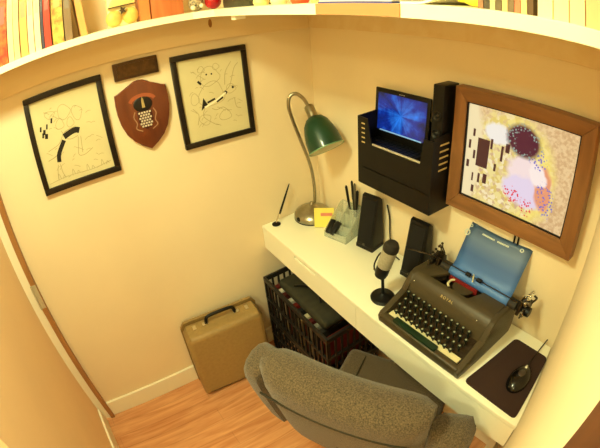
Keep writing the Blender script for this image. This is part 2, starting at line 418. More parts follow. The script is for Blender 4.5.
# ------------------------------------------------------------------ framed screen on the back wall
def picture_mat():
    m = bpy.data.materials.new('screen_picture'); m.use_nodes = True
    nt = m.node_tree; L = nt.links; b = nt.nodes['Principled BSDF']
    tc = nt.nodes.new('ShaderNodeTexCoord'); sep = nt.nodes.new('ShaderNodeSeparateXYZ'); L.new(tc.outputs['Object'], sep.inputs[0])
    def math_(op, a, b_=None, c=None):
        n = nt.nodes.new('ShaderNodeMath'); n.operation = op
        for i, v in enumerate((a, b_, c)):
            if v is None: continue
            if isinstance(v, (int, float)): n.inputs[i].default_value = v
            else: L.new(v, n.inputs[i])
        return n.outputs[0]
    nz = nt.nodes.new('ShaderNodeTexNoise'); nz.inputs['Scale'].default_value = 30; nz.inputs['Detail'].default_value = 4; L.new(tc.outputs['Object'], nz.inputs['Vector'])
    wob = math_('MULTIPLY', math_('SUBTRACT', nz.outputs['Fac'], .5), .035)
    x = math_('ADD', sep.outputs['X'], wob); z = math_('SUBTRACT', sep.outputs['Z'], wob)
    def ell(cx, cz, rx, rz, ang=0., soft=.25, clean=False):
        X_, Z_ = (sep.outputs['X'], sep.outputs['Z']) if clean else (x, z)
        dx = math_('SUBTRACT', X_, cx); dz = math_('SUBTRACT', Z_, cz); ca, sa = math.cos(ang), math.sin(ang)
        u = math_('DIVIDE', math_('ADD', math_('MULTIPLY', dx, ca), math_('MULTIPLY', dz, sa)), rx)
        v = math_('DIVIDE', math_('SUBTRACT', math_('MULTIPLY', dz, ca), math_('MULTIPLY', dx, sa)), rz)
        d = math_('SQRT', math_('ADD', math_('MULTIPLY', u, u), math_('MULTIPLY', v, v)))
        mr = nt.nodes.new('ShaderNodeMapRange'); mr.inputs['From Min'].default_value = 1-soft; mr.inputs['From Max'].default_value = 1.; mr.inputs['To Min'].default_value = 1; mr.inputs['To Max'].default_value = 0
        L.new(d, mr.inputs['Value']); return mr.outputs[0]
    def rect(cx, cz, hx, hz):
        a = math_('LESS_THAN', math_('ABSOLUTE', math_('SUBTRACT', sep.outputs['X'], cx)), hx)
        c = math_('LESS_THAN', math_('ABSOLUTE', math_('SUBTRACT', sep.outputs['Z'], cz)), hz)
        return math_('MULTIPLY', a, c)
    cur = None
    def mix(fac, a, c):
        n = nt.nodes.new('ShaderNodeMix'); n.data_type = 'RGBA'
        L.new(fac, n.inputs['Factor'])
        for i, v in ((6, a), (7, c)):
            if isinstance(v, tuple): n.inputs[i].default_value = v
            else: L.new(v, n.inputs[i])
        return n.outputs[2]
    # mosaic ground
    vo = nt.nodes.new('ShaderNodeTexVoronoi'); vo.inputs['Scale'].default_value = 95; L.new(tc.outputs['Object'], vo.inputs['Vector'])
    rp = nt.nodes.new('ShaderNodeValToRGB'); rp.color_ramp.interpolation = 'CONSTANT'
    e = rp.color_ramp.elements; e[0].color = rgb(232, 214, 140); e[0].position = 0; e[1].color = rgb(216, 190, 106); e[1].position = .3
    for p, c in ((.5, rgb(238, 222, 176)), (.68, rgb(222, 196, 140)), (.85, rgb(206, 172, 130))):
        q = e.new(p); q.color = c
    sc = nt.nodes.new('ShaderNodeSeparateColor'); L.new(vo.outputs['Color'], sc.inputs[0]); L.new(sc.outputs[0], rp.inputs[0])
    cur = rp.outputs[0]
    # bronze pink ground on the right
    n2 = nt.nodes.new('ShaderNodeTexNoise'); n2.inputs['Scale'].default_value = 110; L.new(tc.outputs['Object'], n2.inputs['Vector'])
    r2 = nt.nodes.new('ShaderNodeValToRGB'); r2.color_ramp.elements[0].position = .4; r2.color_ramp.elements[1].position = .6
    r2.color_ramp.elements[0].color = rgb(206, 166, 116); r2.color_ramp.elements[1].color = rgb(228, 196, 144); L.new(n2.outputs['Fac'], r2.inputs[0])
    cur = mix(math_('SUBTRACT', 1., ell(-.03, -.02, .175, .21)), cur, r2.outputs[0])
    cur = mix(math_('SUBTRACT', ell(-.02, -.02, .165, .185, .1), ell(-.035, -.02, .145, .165, .1)), cur, rgb(244, 222, 110))
    cur = mix(ell(-.165, .0, .05, .2, 0), cur, rgb(236, 218, 170))
    cur = mix(ell(-.075, .088, .05, .035, -.2), cur, rgb(236, 230, 218))
    # small dark blocks
    for cx, cz, hx, hz in ((-.118, .012, .021, .046), (-.167, .03, .004, .014), (-.155, .07, .004, .012), (-.168, -.035, .005, .012), (-.148, .0, .004, .014), (-.122, -.072, .004, .016), (-.10, -.068, .007, .016), (-.09, .05, .004, .016), (-.052, .03, .004, .024), (-.035, .052, .007, .014), (-.14, -.115, .005, .012), (-.07, -.02, .004, .012), (-.145, -.075, .003, .014)):
        cur = mix(rect(cx, cz, hx, hz), cur, rgb(74, 34, 34))
    # pale and pink swirls
    cur = mix(ell(.045, -.012, .085, .06, -.35), cur, rgb(238, 216, 212))
    cur = mix(ell(.035, -.06, .08, .055, -.1), cur, rgb(222, 206, 226))
    cur = mix(ell(.095, -.03, .03, .075, .1), cur, rgb(226, 150, 110))
    cur = mix(ell(.075, .0, .028, .04, .3), cur, rgb(244, 228, 220))
    vo2 = nt.nodes.new('ShaderNodeTexVoronoi'); vo2.inputs['Scale'].default_value = 130; L.new(tc.outputs['Object'], vo2.inputs['Vector'])
    dots = math_('LESS_THAN', vo2.outputs['Distance'], .38)
    cur = mix(math_('MULTIPLY', dots, math_('MAXIMUM', ell(.06, .055, .055, .03, -.8), ell(.11, -.06, .03, .06, .2))), cur, rgb(120, 110, 190))
    cur = mix(math_('MULTIPLY', dots, math_('MAXIMUM', ell(.0, -.085, .035, .03, 0), ell(.055, -.105, .025, .03, 0))), cur, rgb(224, 40, 70))
    # dark dappled oval
    cur = mix(ell(.012, .088, .064, .052, -.35, clean=True), cur, rgb(82, 22, 48))
    ring = math_('SUBTRACT', ell(.012, .088, .066, .054, -.35), ell(.016, .086, .038, .03, -.35))
    cur = mix(math_('MULTIPLY', dots, ring), cur, rgb(140, 160, 150))
    b.inputs['Roughness'].default_value = .35
    b.inputs['Base Color'].default_value = (.01, .01, .01, 1)
    L.new(cur, b.inputs['Emission Color']); b.inputs['Emission Strength'].default_value = .85
    return m
t = thing('framed_monitor', 'flat screen in a wide brown wooden frame showing a gold and pink mosaic picture', 'monitor', (1.072, -.0, 1.350), rot=(0, math.radians(0), 0))
# local: x right, z up, wall at y=0, front at y=-.05
def trap(bm, pts, y0, y1, bev=.002):
    prism(bm, pts, 'Y', y0, y1, bevel=bev)
OW = [(-.228, .206), (.222, .200), (.240, -.204), (-.210, -.212)]   # outer corners TL TR BR BL
IW = [(-.190, .166), (.181, .160), (.197, -.128+.0), (-.166, -.126)]
OW = [(-.229, .203), (.229, .200), (.234, -.203), (-.229, -.206)]
IW = [(-.187, .165), (.186, .160), (.190, -.130), (-.180, -.130)]
IW = [(-.187, .162), (.186, .160), (.190, -.150), (-.182, -.150)]
names = [('frame_rail', 0, 1, oak), ('frame_stile', 1, 2, oak_v), ('frame_rail', 2, 3, oak), ('frame_stile', 3, 0, oak_v)]
for nm, a, c, m_ in names:
    bm = B(); trap(bm, [OW[a], OW[c], IW[c], IW[a]], -.052, -.012); obj(nm, bm, m_, t)
bm = B(); trap(bm, [(p[0]*.985, p[1]*.985) for p in OW], -.03, 0, .001); obj('back_box', bm, black_plastic, t)
bm = B()
for a, c in ((0, 1), (1, 2), (2, 3), (3, 0)):
    def sc_(p, f): return (p[0]*f, p[1]*f)
    trap(bm, [sc_(IW[a], 1.001), sc_(IW[c], 1.001), sc_(IW[c], .975), sc_(IW[a], .975)], -.046, -.031, 0)
obj('bezel', bm, black_plastic, t)
bm = B(); trap(bm, [(p[0]*.99, p[1]*.99) for p in IW], -.040, -.0305, 0); obj('screen', bm, picture_mat(), t, smooth=False)
# two power leads below the frame
for k, x in enumerate((1.098, 1.112)):
    bm = B(); tube(bm, smooth_path([(x, -.006, 1.16), (x, -.007, 1.05), (x+.004, -.008, .95), (x+.012, -.010, .87), (x+.02, -.012, HD+.005)]), .0035, 8)
    tag(obj('power_cord', bm, black_plastic), ('left' if k == 0 else 'right')+' one of two black cords hanging from the wooden framed screen', 'cord', 'cords below the framed screen')

# ------------------------------------------------------------------ black wall box holding the netbook
t = thing('wall_file_holder', 'black steel wall holder with slotted sides, holding the open netbook', 'file holder', (.66, 0, 1.262))
# local x -.21..+.225, z -.14..+.14
XL, XRr, YB, YF = -.182, .176, -.002, -.130
def side(x, sgn):
    bm = B()
    prism(bm, [(YB, -.135), (YF, -.135), (YF, .135), (YB, .140)], 'X', x, x+.006*sgn, bevel=0)
    o = obj('side_panel', bm, black_metal, t)
    bm = B()
    for k in range(5):
        z = .105-k*.022
        box(bm, x-.0006*sgn, x-.0001*sgn, -.100, -.055, z-.003, z+.003)
    if sgn < 0: obj('vent_slots', bm, mat('slot_see_through', rgb(205, 180, 120), .8), o)
    else: bm.free()
side(XL, 1); side(XRr, -1)
bx('back_panel', (XL, XRr, -.008, -.002, -.135, .135), black_metal, t)
bm = B(); prism(bm, [(XL, -.135), (XRr, -.135), (XRr, .125), (XRr-.040, .125), (XRr-.050, .036), (XL+.075, .036), (XL+.055, .132), (XL, .135)], 'Y', YF-.005, YF); fp = obj('front_panel', bm, black_metal, t, smooth=False)
bm = B()
for k in range(5): box(bm, XL+.022, XL+.040, YF-.0056, YF-.0051, .108-k*.018, .113-k*.018)
obj('vent_slots', bm, mat('slot_see_through', rgb(205, 180, 120), .8), fp)
bx('front_ledge', (XL+.03, XRr-.01, YF-.008, YF-.004, -.065, -.062), black_metal, t)
bx('bottom_panel', (XL, XRr, YF, YB, -.14, -.135), black_metal, t)
bx('inner_shelf', (XL+.006, XRr-.006, YF, YB-.008, .012, .016), black_metal, t)
bx('front_lip', (XL+.05, XRr-.05, YF-.001, YF+.006, .034, .0405), mat('silver_edge', rgb(190, 180, 155), .4), t)  # silver strip along the front notch, where the netbook's base edge shows

# netbook with screen open
def galaxy():
    m = bpy.data.materials.new('blue_nebula_wallpaper'); m.use_nodes = True
    nt = m.node_tree; L = nt.links; b = nt.nodes['Principled BSDF']
    tc = nt.nodes.new('ShaderNodeTexCoord'); 
    gr = nt.nodes.new('ShaderNodeTexGradient'); gr.gradient_type = 'RADIAL'
    L.new(tc.outputs['Object'], gr.inputs['Vector'])
    n = nt.nodes.new('ShaderNodeTexNoise'); n.noise_dimensions = '1D' ; n.inputs['Scale'].default_value = 1; n.inputs['Detail'].default_value = 4
    mm = nt.nodes.new('ShaderNodeMath'); mm.operation = 'MULTIPLY'; mm.inputs[1].default_value = 26
    sp = nt.nodes.new('ShaderNodeSeparateXYZ'); L.new(tc.outputs['Object'], sp.inputs[0])
    at = nt.nodes.new('ShaderNodeMath'); at.operation = 'ARCTAN2'; L.new(sp.outputs['Z'], at.inputs[0]); L.new(sp.outputs['X'], at.inputs[1])
    L.new(at.outputs[0], mm.inputs[0]); mm.inputs[1].default_value = 2.2; L.new(mm.outputs[0], n.inputs['W'])
    ln = nt.nodes.new('ShaderNodeVectorMath'); ln.operation = 'LENGTH'; L.new(tc.outputs['Object'], ln.inputs[0])
    a = nt.nodes.new('ShaderNodeMath'); a.operation = 'MULTIPLY_ADD'; nn = nt.nodes.new('ShaderNodeTexNoise'); nn.inputs['Scale'].default_value = 22; nn.inputs['Detail'].default_value = 3; L.new(tc.outputs['Object'], nn.inputs['Vector']); av = nt.nodes.new('ShaderNodeMath'); av.operation = 'MULTIPLY_ADD'; av.inputs[1].default_value = .55; L.new(n.outputs['Fac'], av.inputs[0]); a2 = nt.nodes.new('ShaderNodeMath'); a2.operation = 'MULTIPLY'; a2.inputs[1].default_value = .55; L.new(nn.outputs['Fac'], a2.inputs[0]); L.new(a2.outputs[0], av.inputs[2]); L.new(av.outputs[0], a.inputs[0]); a.inputs[1].default_value = 1.15; 
    bb = nt.nodes.new('ShaderNodeMath'); bb.operation = 'MULTIPLY'; L.new(ln.outputs['Value'], bb.inputs[0]); bb.inputs[1].default_value = -2.2
    L.new(bb.outputs[0], a.inputs[2])
    r = nt.nodes.new('ShaderNodeValToRGB'); e = r.color_ramp.elements
    e[0].position = .22; e[0].color = rgb(4, 18, 70); e[1].position = .72; e[1].color = rgb(40, 130, 240)
    q = e.new(.46); q.color = rgb(6, 46, 150)
    L.new(a.outputs[0], r.inputs[0])
    b.inputs['Base Color'].default_value = (.005, .005, .01, 1); b.inputs['Roughness'].default_value = .2
    L.new(r.outputs[0], b.inputs['Emission Color']); b.inputs['Emission Strength'].default_value = .8
    return m
t = thing('netbook', 'small black netbook open in the wall holder, screen showing a blue nebula', 'laptop', (.615, -.070, 1.279))
bx('keyboard_base', (-.128, .128, -.052, .040, .0, .018), dark_plastic, t, bevel=.003)
bm = B()
for r in range(4):
    for c in range(11): box(bm, -.114+c*.021, -.096+c*.021, -.044+r*.016, -.031+r*.016, .018, .0205)
obj('keyboard', bm, black_plastic, t)
lid = bx('screen_lid', (-.136, .130, -.004, .004, .0, .188), black_plastic, t, bevel=.003)
lid.location = (-.006, .026, .020); lid.rotation_euler = (math.radians(-3), 0, 0)
sc_o = bx('screen', (-.119, .116, -.0008, 0, -.070, .070), galaxy(), lid); sc_o.location = (0, -.0042, .102)
bm = B(); box(bm, -.014, -.008, -.0056, -.0042, .177, .1795); box(bm, -.004, .002, -.0056, -.0042, .177, .1795); box(bm, .006, .012, -.0056, -.0042, .177, .1795); obj('logo_mark', bm, mat('silver_print', rgb(180, 180, 175), .4), lid)
bm = B(); box(bm, -.104, .104, -.0056, -.0052, .029, .034); obj('taskbar', bm, mat('taskbar_light', rgb(110, 150, 200), .3, emit=rgb(110, 150, 200), estr=.5), lid)

# bookshelf speaker squeezed between holder and frame
t = thing('wall_speaker', 'tall black speaker with two round drivers, squeezed between netbook and wooden frame', 'speaker', (.802, 0, 1.41))
bx('cabinet', (-.020, .024, -.085, -.010, -.126, .143), black_plastic, t, bevel=.003)
for z in (.045, -.015):
    bm = B(); lathe(bm, [(.016, 0), (.018, .003), (.015, .004), (.008, -.000), (.004, .003), (.0001, .004)], 24, Matrix.Translation((.002, -.085, z)) @ Matrix.Rotation(PI/2, 4, 'X'))
    obj('driver', bm, dark_plastic, t)

# ------------------------------------------------------------------ desk lamp
t = thing('desk_lamp', 'brushed nickel gooseneck desk lamp with a dark green bell shade in the desk corner', 'lamp', (.096, -.118, HD))
bm = B(); lathe(bm, [(.088, 0), (.092, .006), (.092, .024), (.088, .030), (.076, .042), (.050, .058), (.024, .070), (.013, .076), (.009, .084)], 40); base = obj('base', bm, steel, t)
bm = B(); lathe(bm, [(.0926, .0), (.0928, .005)], 40); obj('base_ring', bm, dark_plastic, base)
bm = B(); ball(bm, (.008, -.088, .020), .014, 1, .7, .8); obj('switch', bm, black_plastic, base)
ox, oy = .096, -.118
wp = [(.098, -.10, .86), (.10, -.098, .953), (.10, -.112, 1.066), (.10, -.155, 1.204), (.10, -.188, 1.306), (.10, -.203, 1.372), (.103, -.195, 1.414), (.115, -.170, 1.424), (.130, -.145, 1.402), (.138, -.130, 1.372)]
bm = B(); tube(bm, smooth_path([(p[0]-ox, p[1]-oy, p[2]-HD) for p in wp], 8), .0078, 12); obj('gooseneck', bm, steel, t)
top = Vector((.140-ox, -.126-oy, 1.366-HD)); end = Vector((.258-ox, -.125-oy, 1.200-HD))
ax = (end-top).normalized(); Mx = Matrix.Translation(top) @ ax.to_track_quat('Z', 'Y').to_matrix().to_4x4()
bm = B(); lathe(bm, [(.008, -.006), (.018, -.002), (.022, .004), (.0225, .046), (.025, .054)], 24, Mx); obj('socket', bm, steel, t)
LS = (end-top).length
def shade_profile(o):
    return [(.022+o, .052), (.038+o, .060), (.055+o, .082), (.067+o, .115), (.076+o, .15), (.080+o, LS)]
bm = B(); lathe(bm, shade_profile(0), 40, Mx, cap0=True, cap1=False); shd = obj('lamp_shade', bm, green_glass, t)
bm = B(); lathe(bm, [(a-.0025, b) for a, b in shade_profile(0)], 40, Mx, cap0=True, cap1=False); obj('shade_lining', bm, shade_in, shd)
bm = B(); lathe(bm, [(.0785, LS-.003), (.0825, LS-.003), (.0825, LS+.001), (.0785, LS+.001), (.0785, LS-.003)], 40, Mx, cap0=False, cap1=False); obj('shade_rim', bm, mat('rim_pale_green', rgb(120, 160, 120), .4), shd)
bm = B(); ball(bm, Mx @ Vector((0, 0, .10)), .022); obj('bulb', bm, mat('bulb_glass', rgb(250, 245, 225), .3), t)

# pen on a stand
t = thing('pen_stand', 'black pen with silver socket standing tilted on a small round black base', 'pen stand', (.040, -.300, HD))
bm = B(); lathe(bm, [(.021, 0), (.022, .004), (.016, .009), (.006, .012)], 24); obj('base', bm, black_plastic, t)
d = Vector((-.01, .102, .19)).normalized()
bm = B(); tube(bm, [Vector((0, 0, .008)), Vector((0, 0, .008))+d*.05], [.0035, .0055], 10); obj('socket', bm, chrome, t)
bm = B(); tube(bm, [d*.055, d*.065+Vector((0, 0, .0)), d*.15, d*.20, d*.215], [.004, .0055, .005, .0035, .002], 10); obj('pen', bm, black_plastic, t)

# clear desk organiser
t = thing('desk_organizer', 'frosted clear plastic sloping desk organizer with pens and clips, beside the lamp', 'organizer', (.328, -.086, HD), rz=math.radians(14))
OS = 1.12; t.scale = (OS, OS, OS)
bm = B()
prof = [(-.068, 0), (.062, 0), (.062, .115), (.045, .115), (.02, .095), (-.068, .03)]
for x in (-.062, -.018, .048):
    prism(bm, prof, 'X', x, x+.003)
box(bm, -.062, .051, .060, .063, 0, .115); box(bm, -.062, .051, -.070, -.067, 0, .03); box(bm, -.062, .051, -.067, .06, 0, .003)
box(bm, -.062, .051, .012, .015, .003, .085); box(bm, -.062, .051, -.032, -.029, .003, .05)
obj('tray', bm, clear_m, t)
bm = B(); lathe(bm, [(.022, .02), (.026, .115), (.0245, .115), (.021, .022)], 24, Matrix.Translation((.02, .036, 0)), cap0=True, cap1=False); obj('pen_cup', bm, clear_m, t)
# pens in the cup
base_c = Vector((.328, -.086, HD)) + Matrix.Rotation(math.radians(14), 3, 'Z') @ (Vector((.02, .036, .012))*OS)
pens = [((-.012, -.004), (-.045, -.012, .215), 'black pen with dark cap, leftmost upright in organizer cup', black_plastic, .0055),
        ((.0, .004), (-.018, .0, .245), 'tall dark pen at the middle of the organizer cup', dark_plastic, .005),
        ((.008, .002), (.004, -.002, .24), 'grey pen standing right of centre in organizer cup', mat('pen_grey', rgb(90, 84, 70), .4), .005),
        ((.012, -.006), (.030, -.008, .215), 'black marker leaning right in organizer cup', black_plastic, .0065)]
for (dx, dy), e_, lab, m_, r_ in pens:
    bm = B(); a = base_c+Vector((dx, dy, .004)); c = base_c+Vector(e_)
    tube(bm, [a, a.lerp(c, .6), a.lerp(c, .62), a.lerp(c, .97), c], [r_*.85, r_*.9, r_*1.15, r_*1.1, r_*.6], 10)
    tag(obj('pen', bm, m_), lab, 'pen', 'pens in the organizer cup')
# clips and sticks in the low trays
for lx, ly, az, m_, side_ in ((.289, -.146, 22, black_plastic, 'left'), (.318, -.140, 10, dark_plastic, 'right')):
    bm = B(); box(bm, -.013, .013, -.036, .036, -.010, .010, M=Matrix.Translation((lx, ly, HD+.044)) @ Matrix.Rotation(math.radians(az), 4, 'Z') @ Matrix.Rotation(math.radians(32), 4, 'X'), bevel=.005)
    tag(obj('lighter', bm, m_), 'flat black lighter in the organizer front tray, %s one of two' % side_, 'lighter')
bm = B(); box(bm, -.028, .028, -.0015, .0015, 0, .016, M=Matrix.Translation((.222, -.120, HD+.060)) @ Matrix.Rotation(math.radians(50), 4, 'Z'))
tag(obj('eraser_strip', bm, mat('pink_rubber', rgb(225, 140, 120), .7)), 'pink strip standing beside the yellow notes in the organizer', 'eraser')
# yellow note pad leaning between lamp and organizer
bm = B(); box(bm, -.048, .048, -.004, .004, 0, .095, M=Matrix.Translation((.222, -.135, HD+.004)) @ Matrix.Rotation(math.radians(50), 4, 'Z') @ Matrix.Rotation(math.radians(-14), 4, 'X'))
tag(obj('note_pad', bm, yellow_note, smooth=False), 'yellow sticky note pad leaning upright between lamp base and organizer', 'note pad')

# ------------------------------------------------------------------ desk speakers
def speaker(x, y, rz, label):
    t = thing('desk_speaker', label, 'speaker', (x, y, HD), rz=rz, group='pair of desk speakers')
    bm = B(); prism(bm, [(-.040, .0), (.030, .0), (.036, .02), (.022, .235), (.006, .25), (-.008, .245), (-.052, .02)], 'X', -.043, .043, bevel=.004); obj('cabinet', bm, black_plastic, t)
    bm = B(); prism(bm, [(-.046, .035), (-.0535, .035), (-.0135, .232), (-.006, .232)], 'X', -.036, .036, bevel=.003); obj('grille', bm, mat('speaker_cloth', rgb(13, 11, 9), .9, bump=.3, bscale=900), t)
    bm = B(); prism(bm, [(-.052, .0), (.03, .0), (.03, .012), (-.050, .018)], 'X', -.047, .047, bevel=.003); obj('foot', bm, dark_plastic, t)
    bm = B(); lathe(bm, [(.006, 0), (.006, .004), (.0045, .005)], 16, Matrix.Translation((0, -.0515, .026)) @ Matrix.Rotation(PI/2, 4, 'X')); obj('volume_knob', bm, mat('knob_grey', rgb(70, 66, 60), .4), t)
    return t
speaker(.472, -.058, math.radians(10), 'slim black desk speaker under the wall holder, nearer the pen organizer')
speaker(.746, -.058, math.radians(4), 'slim black desk speaker standing between the microphone and the wall')
bm = B(); tube(bm, smooth_path([(.52, -.012, .99), (.535, -.010, .93), (.542, -.012, .86), (.56, -.02, .80), (.60, -.04, HD+.004), (.64, -.05, HD+.004)]), .003, 8)
tag(obj('speaker_cable', bm, black_plastic), 'thin black cable hanging behind the speaker nearer the organizer', 'cable')

# ------------------------------------------------------------------ microphone
t = thing('microphone', 'silver and black condenser microphone on a round black desk stand', 'microphone', (.762, -.262, HD))
bm = B(); lathe(bm, [(.046, 0), (.047, .006), (.042, .012), (.016, .018), (.008, .024)], 36); obj('stand_base', bm, black_plastic, t)
bm = B(); tube(bm, [(0, 0, .018), (-.002, 0, .06), (-.006, 0, .115)], [.007, .006, .006], 12); obj('stand_stem', bm, black_plastic, t)
A = Vector((-.012, -.005, .100)); Cc = Vector((.030, .014, .268)); dd_ = (Cc-A).normalized()
MM = Matrix.Translation(A) @ dd_.to_track_quat('Z', 'Y').to_matrix().to_4x4(); LL = (Cc-A).length
bm = B(); lathe(bm, [(.012, 0), (.022, .004), (.025, .02), (.025, .055)], 28, MM); obj('body', bm, black_plastic, t)
bm = B(); lathe(bm, [(.0265, .055), (.0265, .130), (.0255, .132)], 28, MM); obj('barrel', bm, mic_silver, t)
bm = B(); lathe(bm, [(.0275, .131), (.0285, .135), (.0275, .150), (.021, .163), (.008, .170), (.001, .171)], 28, MM); obj('grille', bm, mat('microphone_mesh', rgb(50, 46, 40), .6, metal=.5, bump=.5, bscale=700), t)
bm = B()
sd = Vector((0.4, -.9, 0)).cross(dd_).normalized()
tube(bm, smooth_path([Vector((-.002, 0, .075)), A+sd*.030+dd_*.02, A+sd*.034+dd_*.07, A+sd*.028+dd_*.10]), .003, 8)
obj('yoke', bm, black_plastic, t)
bm = B(); ball(bm, A+Vector((-.013, -.021, .035)), .003, seg=8); obj('mute_button', bm, chrome, t)

# ------------------------------------------------------------------ typewriter
TW = thing('typewriter', 'taupe portable manual typewriter with dark green keys on the white desk', 'typewriter', (1.014, -.352, HD+.0), rz=math.radians(1))
TW.scale = (1, 1.10, 1)
W2 = .178
def side_prof(grow=0):
    return [(.0, .004), (.262, .004), (.272, .03), (.272, .118), (.255, .140), (.160, .147), (.138, .138), (.122, .112), (.106, .078), (.03, .050), (.006, .044), (-.004, .030)]
for s_ in (-1, 1):
    bm = B(); prism(bm, side_prof(), 'X', s_*W2, s_*(W2-.022), bevel=.006, seg=3); obj('side_shell', bm, type_body, TW)
# front lip
bm = B(); box(bm, -W2+.01, W2-.01, -.003, .020, .005, .043, bevel=.006, seg=3); obj('front_shell', bm, type_body, TW)
# hood: front slope and top around the type basket opening
bm = B()
hp = [(.108, .066), (.124, .112), (.138, .136), (.152, .1445), (.162, .146), (.162, .138), (.148, .132), (.130, .108), (.116, .066)]
prism(bm, hp, 'X', -W2+.018, W2-.018)
obj('hood_front', bm, type_body, TW)
bm = B()
prism(bm, [(-.158, .1615), (-.110, .1615), (-.068, .225), (-.068, .230), (-.158, .230)], 'Z', .134, .1455, bevel=.001)
obj('hood_top', bm, type_body, TW)
bm = B()
prism(bm, [(.050, .1615), (.158, .1615), (.158, .230), (.075, .230)], 'Z', .134, .1455, bevel=.001)
obj('hood_top', bm, type_body, TW)
bm = B(); box(bm, -.158, .158, .25, .271, .012, .125, bevel=.004); obj('rear_shell', bm, type_body, TW)
bm = B(); box(bm, -.158, .158, .015, .255, .004, .012); obj('bottom_plate', bm, dark_metal, TW)
# type basket
bm = B()
for k in range(25):
    a = math.radians(20+140*k/24); p = Vector((-.012+.07*math.cos(a)*.9, .185-.0*math.sin(a), .10)); 
    tube(bm, [Vector((-.012+.058*math.cos(a), .218-.048*math.sin(a), .105)), Vector((-.012+.012*math.cos(a), .212, .132))], .0012, 5)
obj('type_bars', bm, dark_metal, TW)
bm = B(); prism(bm, [(.002+.038*math.cos(math.radians(a)), .208-.040*math.sin(math.radians(a))) for a in range(0, 181, 12)], 'Z', .132, .137, bevel=.001); obj('ribbon_cover', bm, type_body, TW)
bm = B(); tube(bm, smooth_path([(-.040, .208, .142), (-.046, .196, .143), (-.043, .178, .143), (-.034, .170, .142)]), [.004]*19, 8); obj('type_guide', bm, cream_m, TW)
bm = B(); box(bm, -.060, .052, .2065, .2115, .128, .150); obj('ribbon', bm, red_m, TW)
for s_ in (-1, 1):
    bm = B(); lathe(bm, [(.024, .118), (.024, .131), (.006, .132)], 24, Matrix.Translation((s_*.085-.01, .20, .0))); obj('ribbon_spool', bm, dark_metal, TW)
# keys
bm = B(); 
kp = [(.022, .030), (.112, .066), (.112, .060), (.022, .024)]
prism(bm, kp, 'X', -.150, .150); obj('key_bed', bm, dark_metal, TW)
bm = B(); box(bm, -.148, .148, .020, .040, .030, .042, M=Matrix.Identity(4)); obj('cream_skirt', bm, cream_m, TW)
bm = B(); box(bm, -.112, .070, .002, .0235, .040, .052, bevel=.003); obj('space_bar', bm, spacebar_m, TW)
bm = B(); lathe(bm, [(.0030, -.020), (.0032, .0), (.0062, .001), (.0072, .003), (.0070, .006), (.0045, .0070)], 14); key0 = obj('key', bm, key_m, TW)
bm = B(); lathe(bm, [(.0034, .0069), (.0034, .0073)], 10); kl0 = obj('key_legend', bm, mat('legend_print', rgb(160, 165, 140), .5), key0)
kme, kle = key0.data, kl0.data
rows = [(11, -.130, .036, .050), (12, -.137, .057, .061), (12, -.132, .078, .074), (12, -.140, .099, .088)]
first = True
for n, x0, y, z in rows:
    for k in range(n):
        x = x0+k*.0235
        if first: kk = key0; first = False; kl = kl0
        else:
            kk = key0.copy(); COL.objects.link(kk); kk.parent = TW
            kl = kl0.copy(); COL.objects.link(kl); kl.parent = kk
        kk.location = (x, y, z)
# maker's lettering on the hood
fc = bpy.data.curves.new('maker_name', 'FONT'); fc.body = 'ROYAL'; fc.size = .013; fc.extrude = .0004; fc.space_character = 1.35; fc.align_x = 'CENTER'
fo = bpy.data.objects.new('maker_name', fc); COL.objects.link(fo)
dg = bpy.context.evaluated_depsgraph_get(); me = bpy.data.meshes.new_from_object(fo.evaluated_get(dg)); bpy.data.objects.remove(fo)
lo = bpy.data.objects.new('maker_name', me); COL.objects.link(lo); me.materials.append(mat('gold_print', rgb(196, 176, 120), .35, metal=.6)); lo.parent = TW
lo.location = (-.005, .1278, .1245); lo.rotation_euler = (math.radians(54), 0, 0)
for x, z in ((-.145, .122), (.120, .122)):
    bm = B(); ball(bm, (x, .1275, z), .0032, seg=8); obj('hood_stud', bm, chrome, TW)
# carriage
CZ = .148; CY = .240
bm = B(); tube(bm, [(-.118, CY, CZ), (.190, CY, CZ)], .018, 24); obj('platen', bm, mat('platen_rubber', rgb(36, 32, 28), .7), TW)
bm = B(); box(bm, -.145, .215, .243, .262, .128, .142, bevel=.002); obj('carriage_rail', bm, dark_metal, TW)
for s_, xx in ((-1, -.132), (1, .204)):
    bm = B()
    prism(bm, [(.215, .135), (.268, .135), (.266, .168), (.25, .184), (.228, .180)], 'X', xx-.006, xx+.006, bevel=.002); obj('carriage_end', bm, dark_metal, TW)
    bm = B(); tube(bm, [(xx+s_*.006, CY, CZ), (xx+s_*.016, CY, CZ), (xx+s_*.017, CY, CZ), (xx+s_*.034, CY, CZ)], [.008, .008, .017, .016], 18); obj('platen_knob', bm, black_plastic, TW)
    bm = B()
    for j in range(4):
        a = Vector((xx, .225+.012*j, .175)); tube(bm, [a, a+Vector((s_*.010*(j % 2), -.006, .016+.004*j)), a+Vector((s_*.016, -.010+.004*j, .022+.004*j))], .0022, 6)
        ball(bm, a+Vector((s_*.018, -.010+.004*j, .022+.004*j)), .005, seg=8)
    obj('levers', bm, chrome if s_ > 0 else dark_metal, TW)
bm = B(); tube(bm, smooth_path([(-.138, .235, .164), (-.165, .215, .178), (-.205, .195, .184), (-.238, .182, .182)]), .003, 8); obj('return_lever', bm, dark_metal, TW)
for s_, xx in ((-1, -.150), (1, .222)):
    bm = B()
    for yy, zz, r_ in ((.222, .150, .013), (.262, .160, .015), (.245, .176, .010)):
        tube(bm, [(xx-.004, yy, zz), (xx+.004, yy, zz)], r_, 14)
    tube(bm, smooth_path([(xx, .262, .160), (xx+s_*.012, .275, .180), (xx+s_*.008, .262, .198)]), .0035, 8)
    tube(bm, [(xx, .222, .150), (xx+s_*.006, .205, .165), (xx+s_*.002, .196, .150)], .003, 8)
    obj('carriage_gears', bm, dark_metal, TW)
bm = B(); tube(bm, [(-.132, .222, .180), (.204, .222, .180)], .0016, 8)
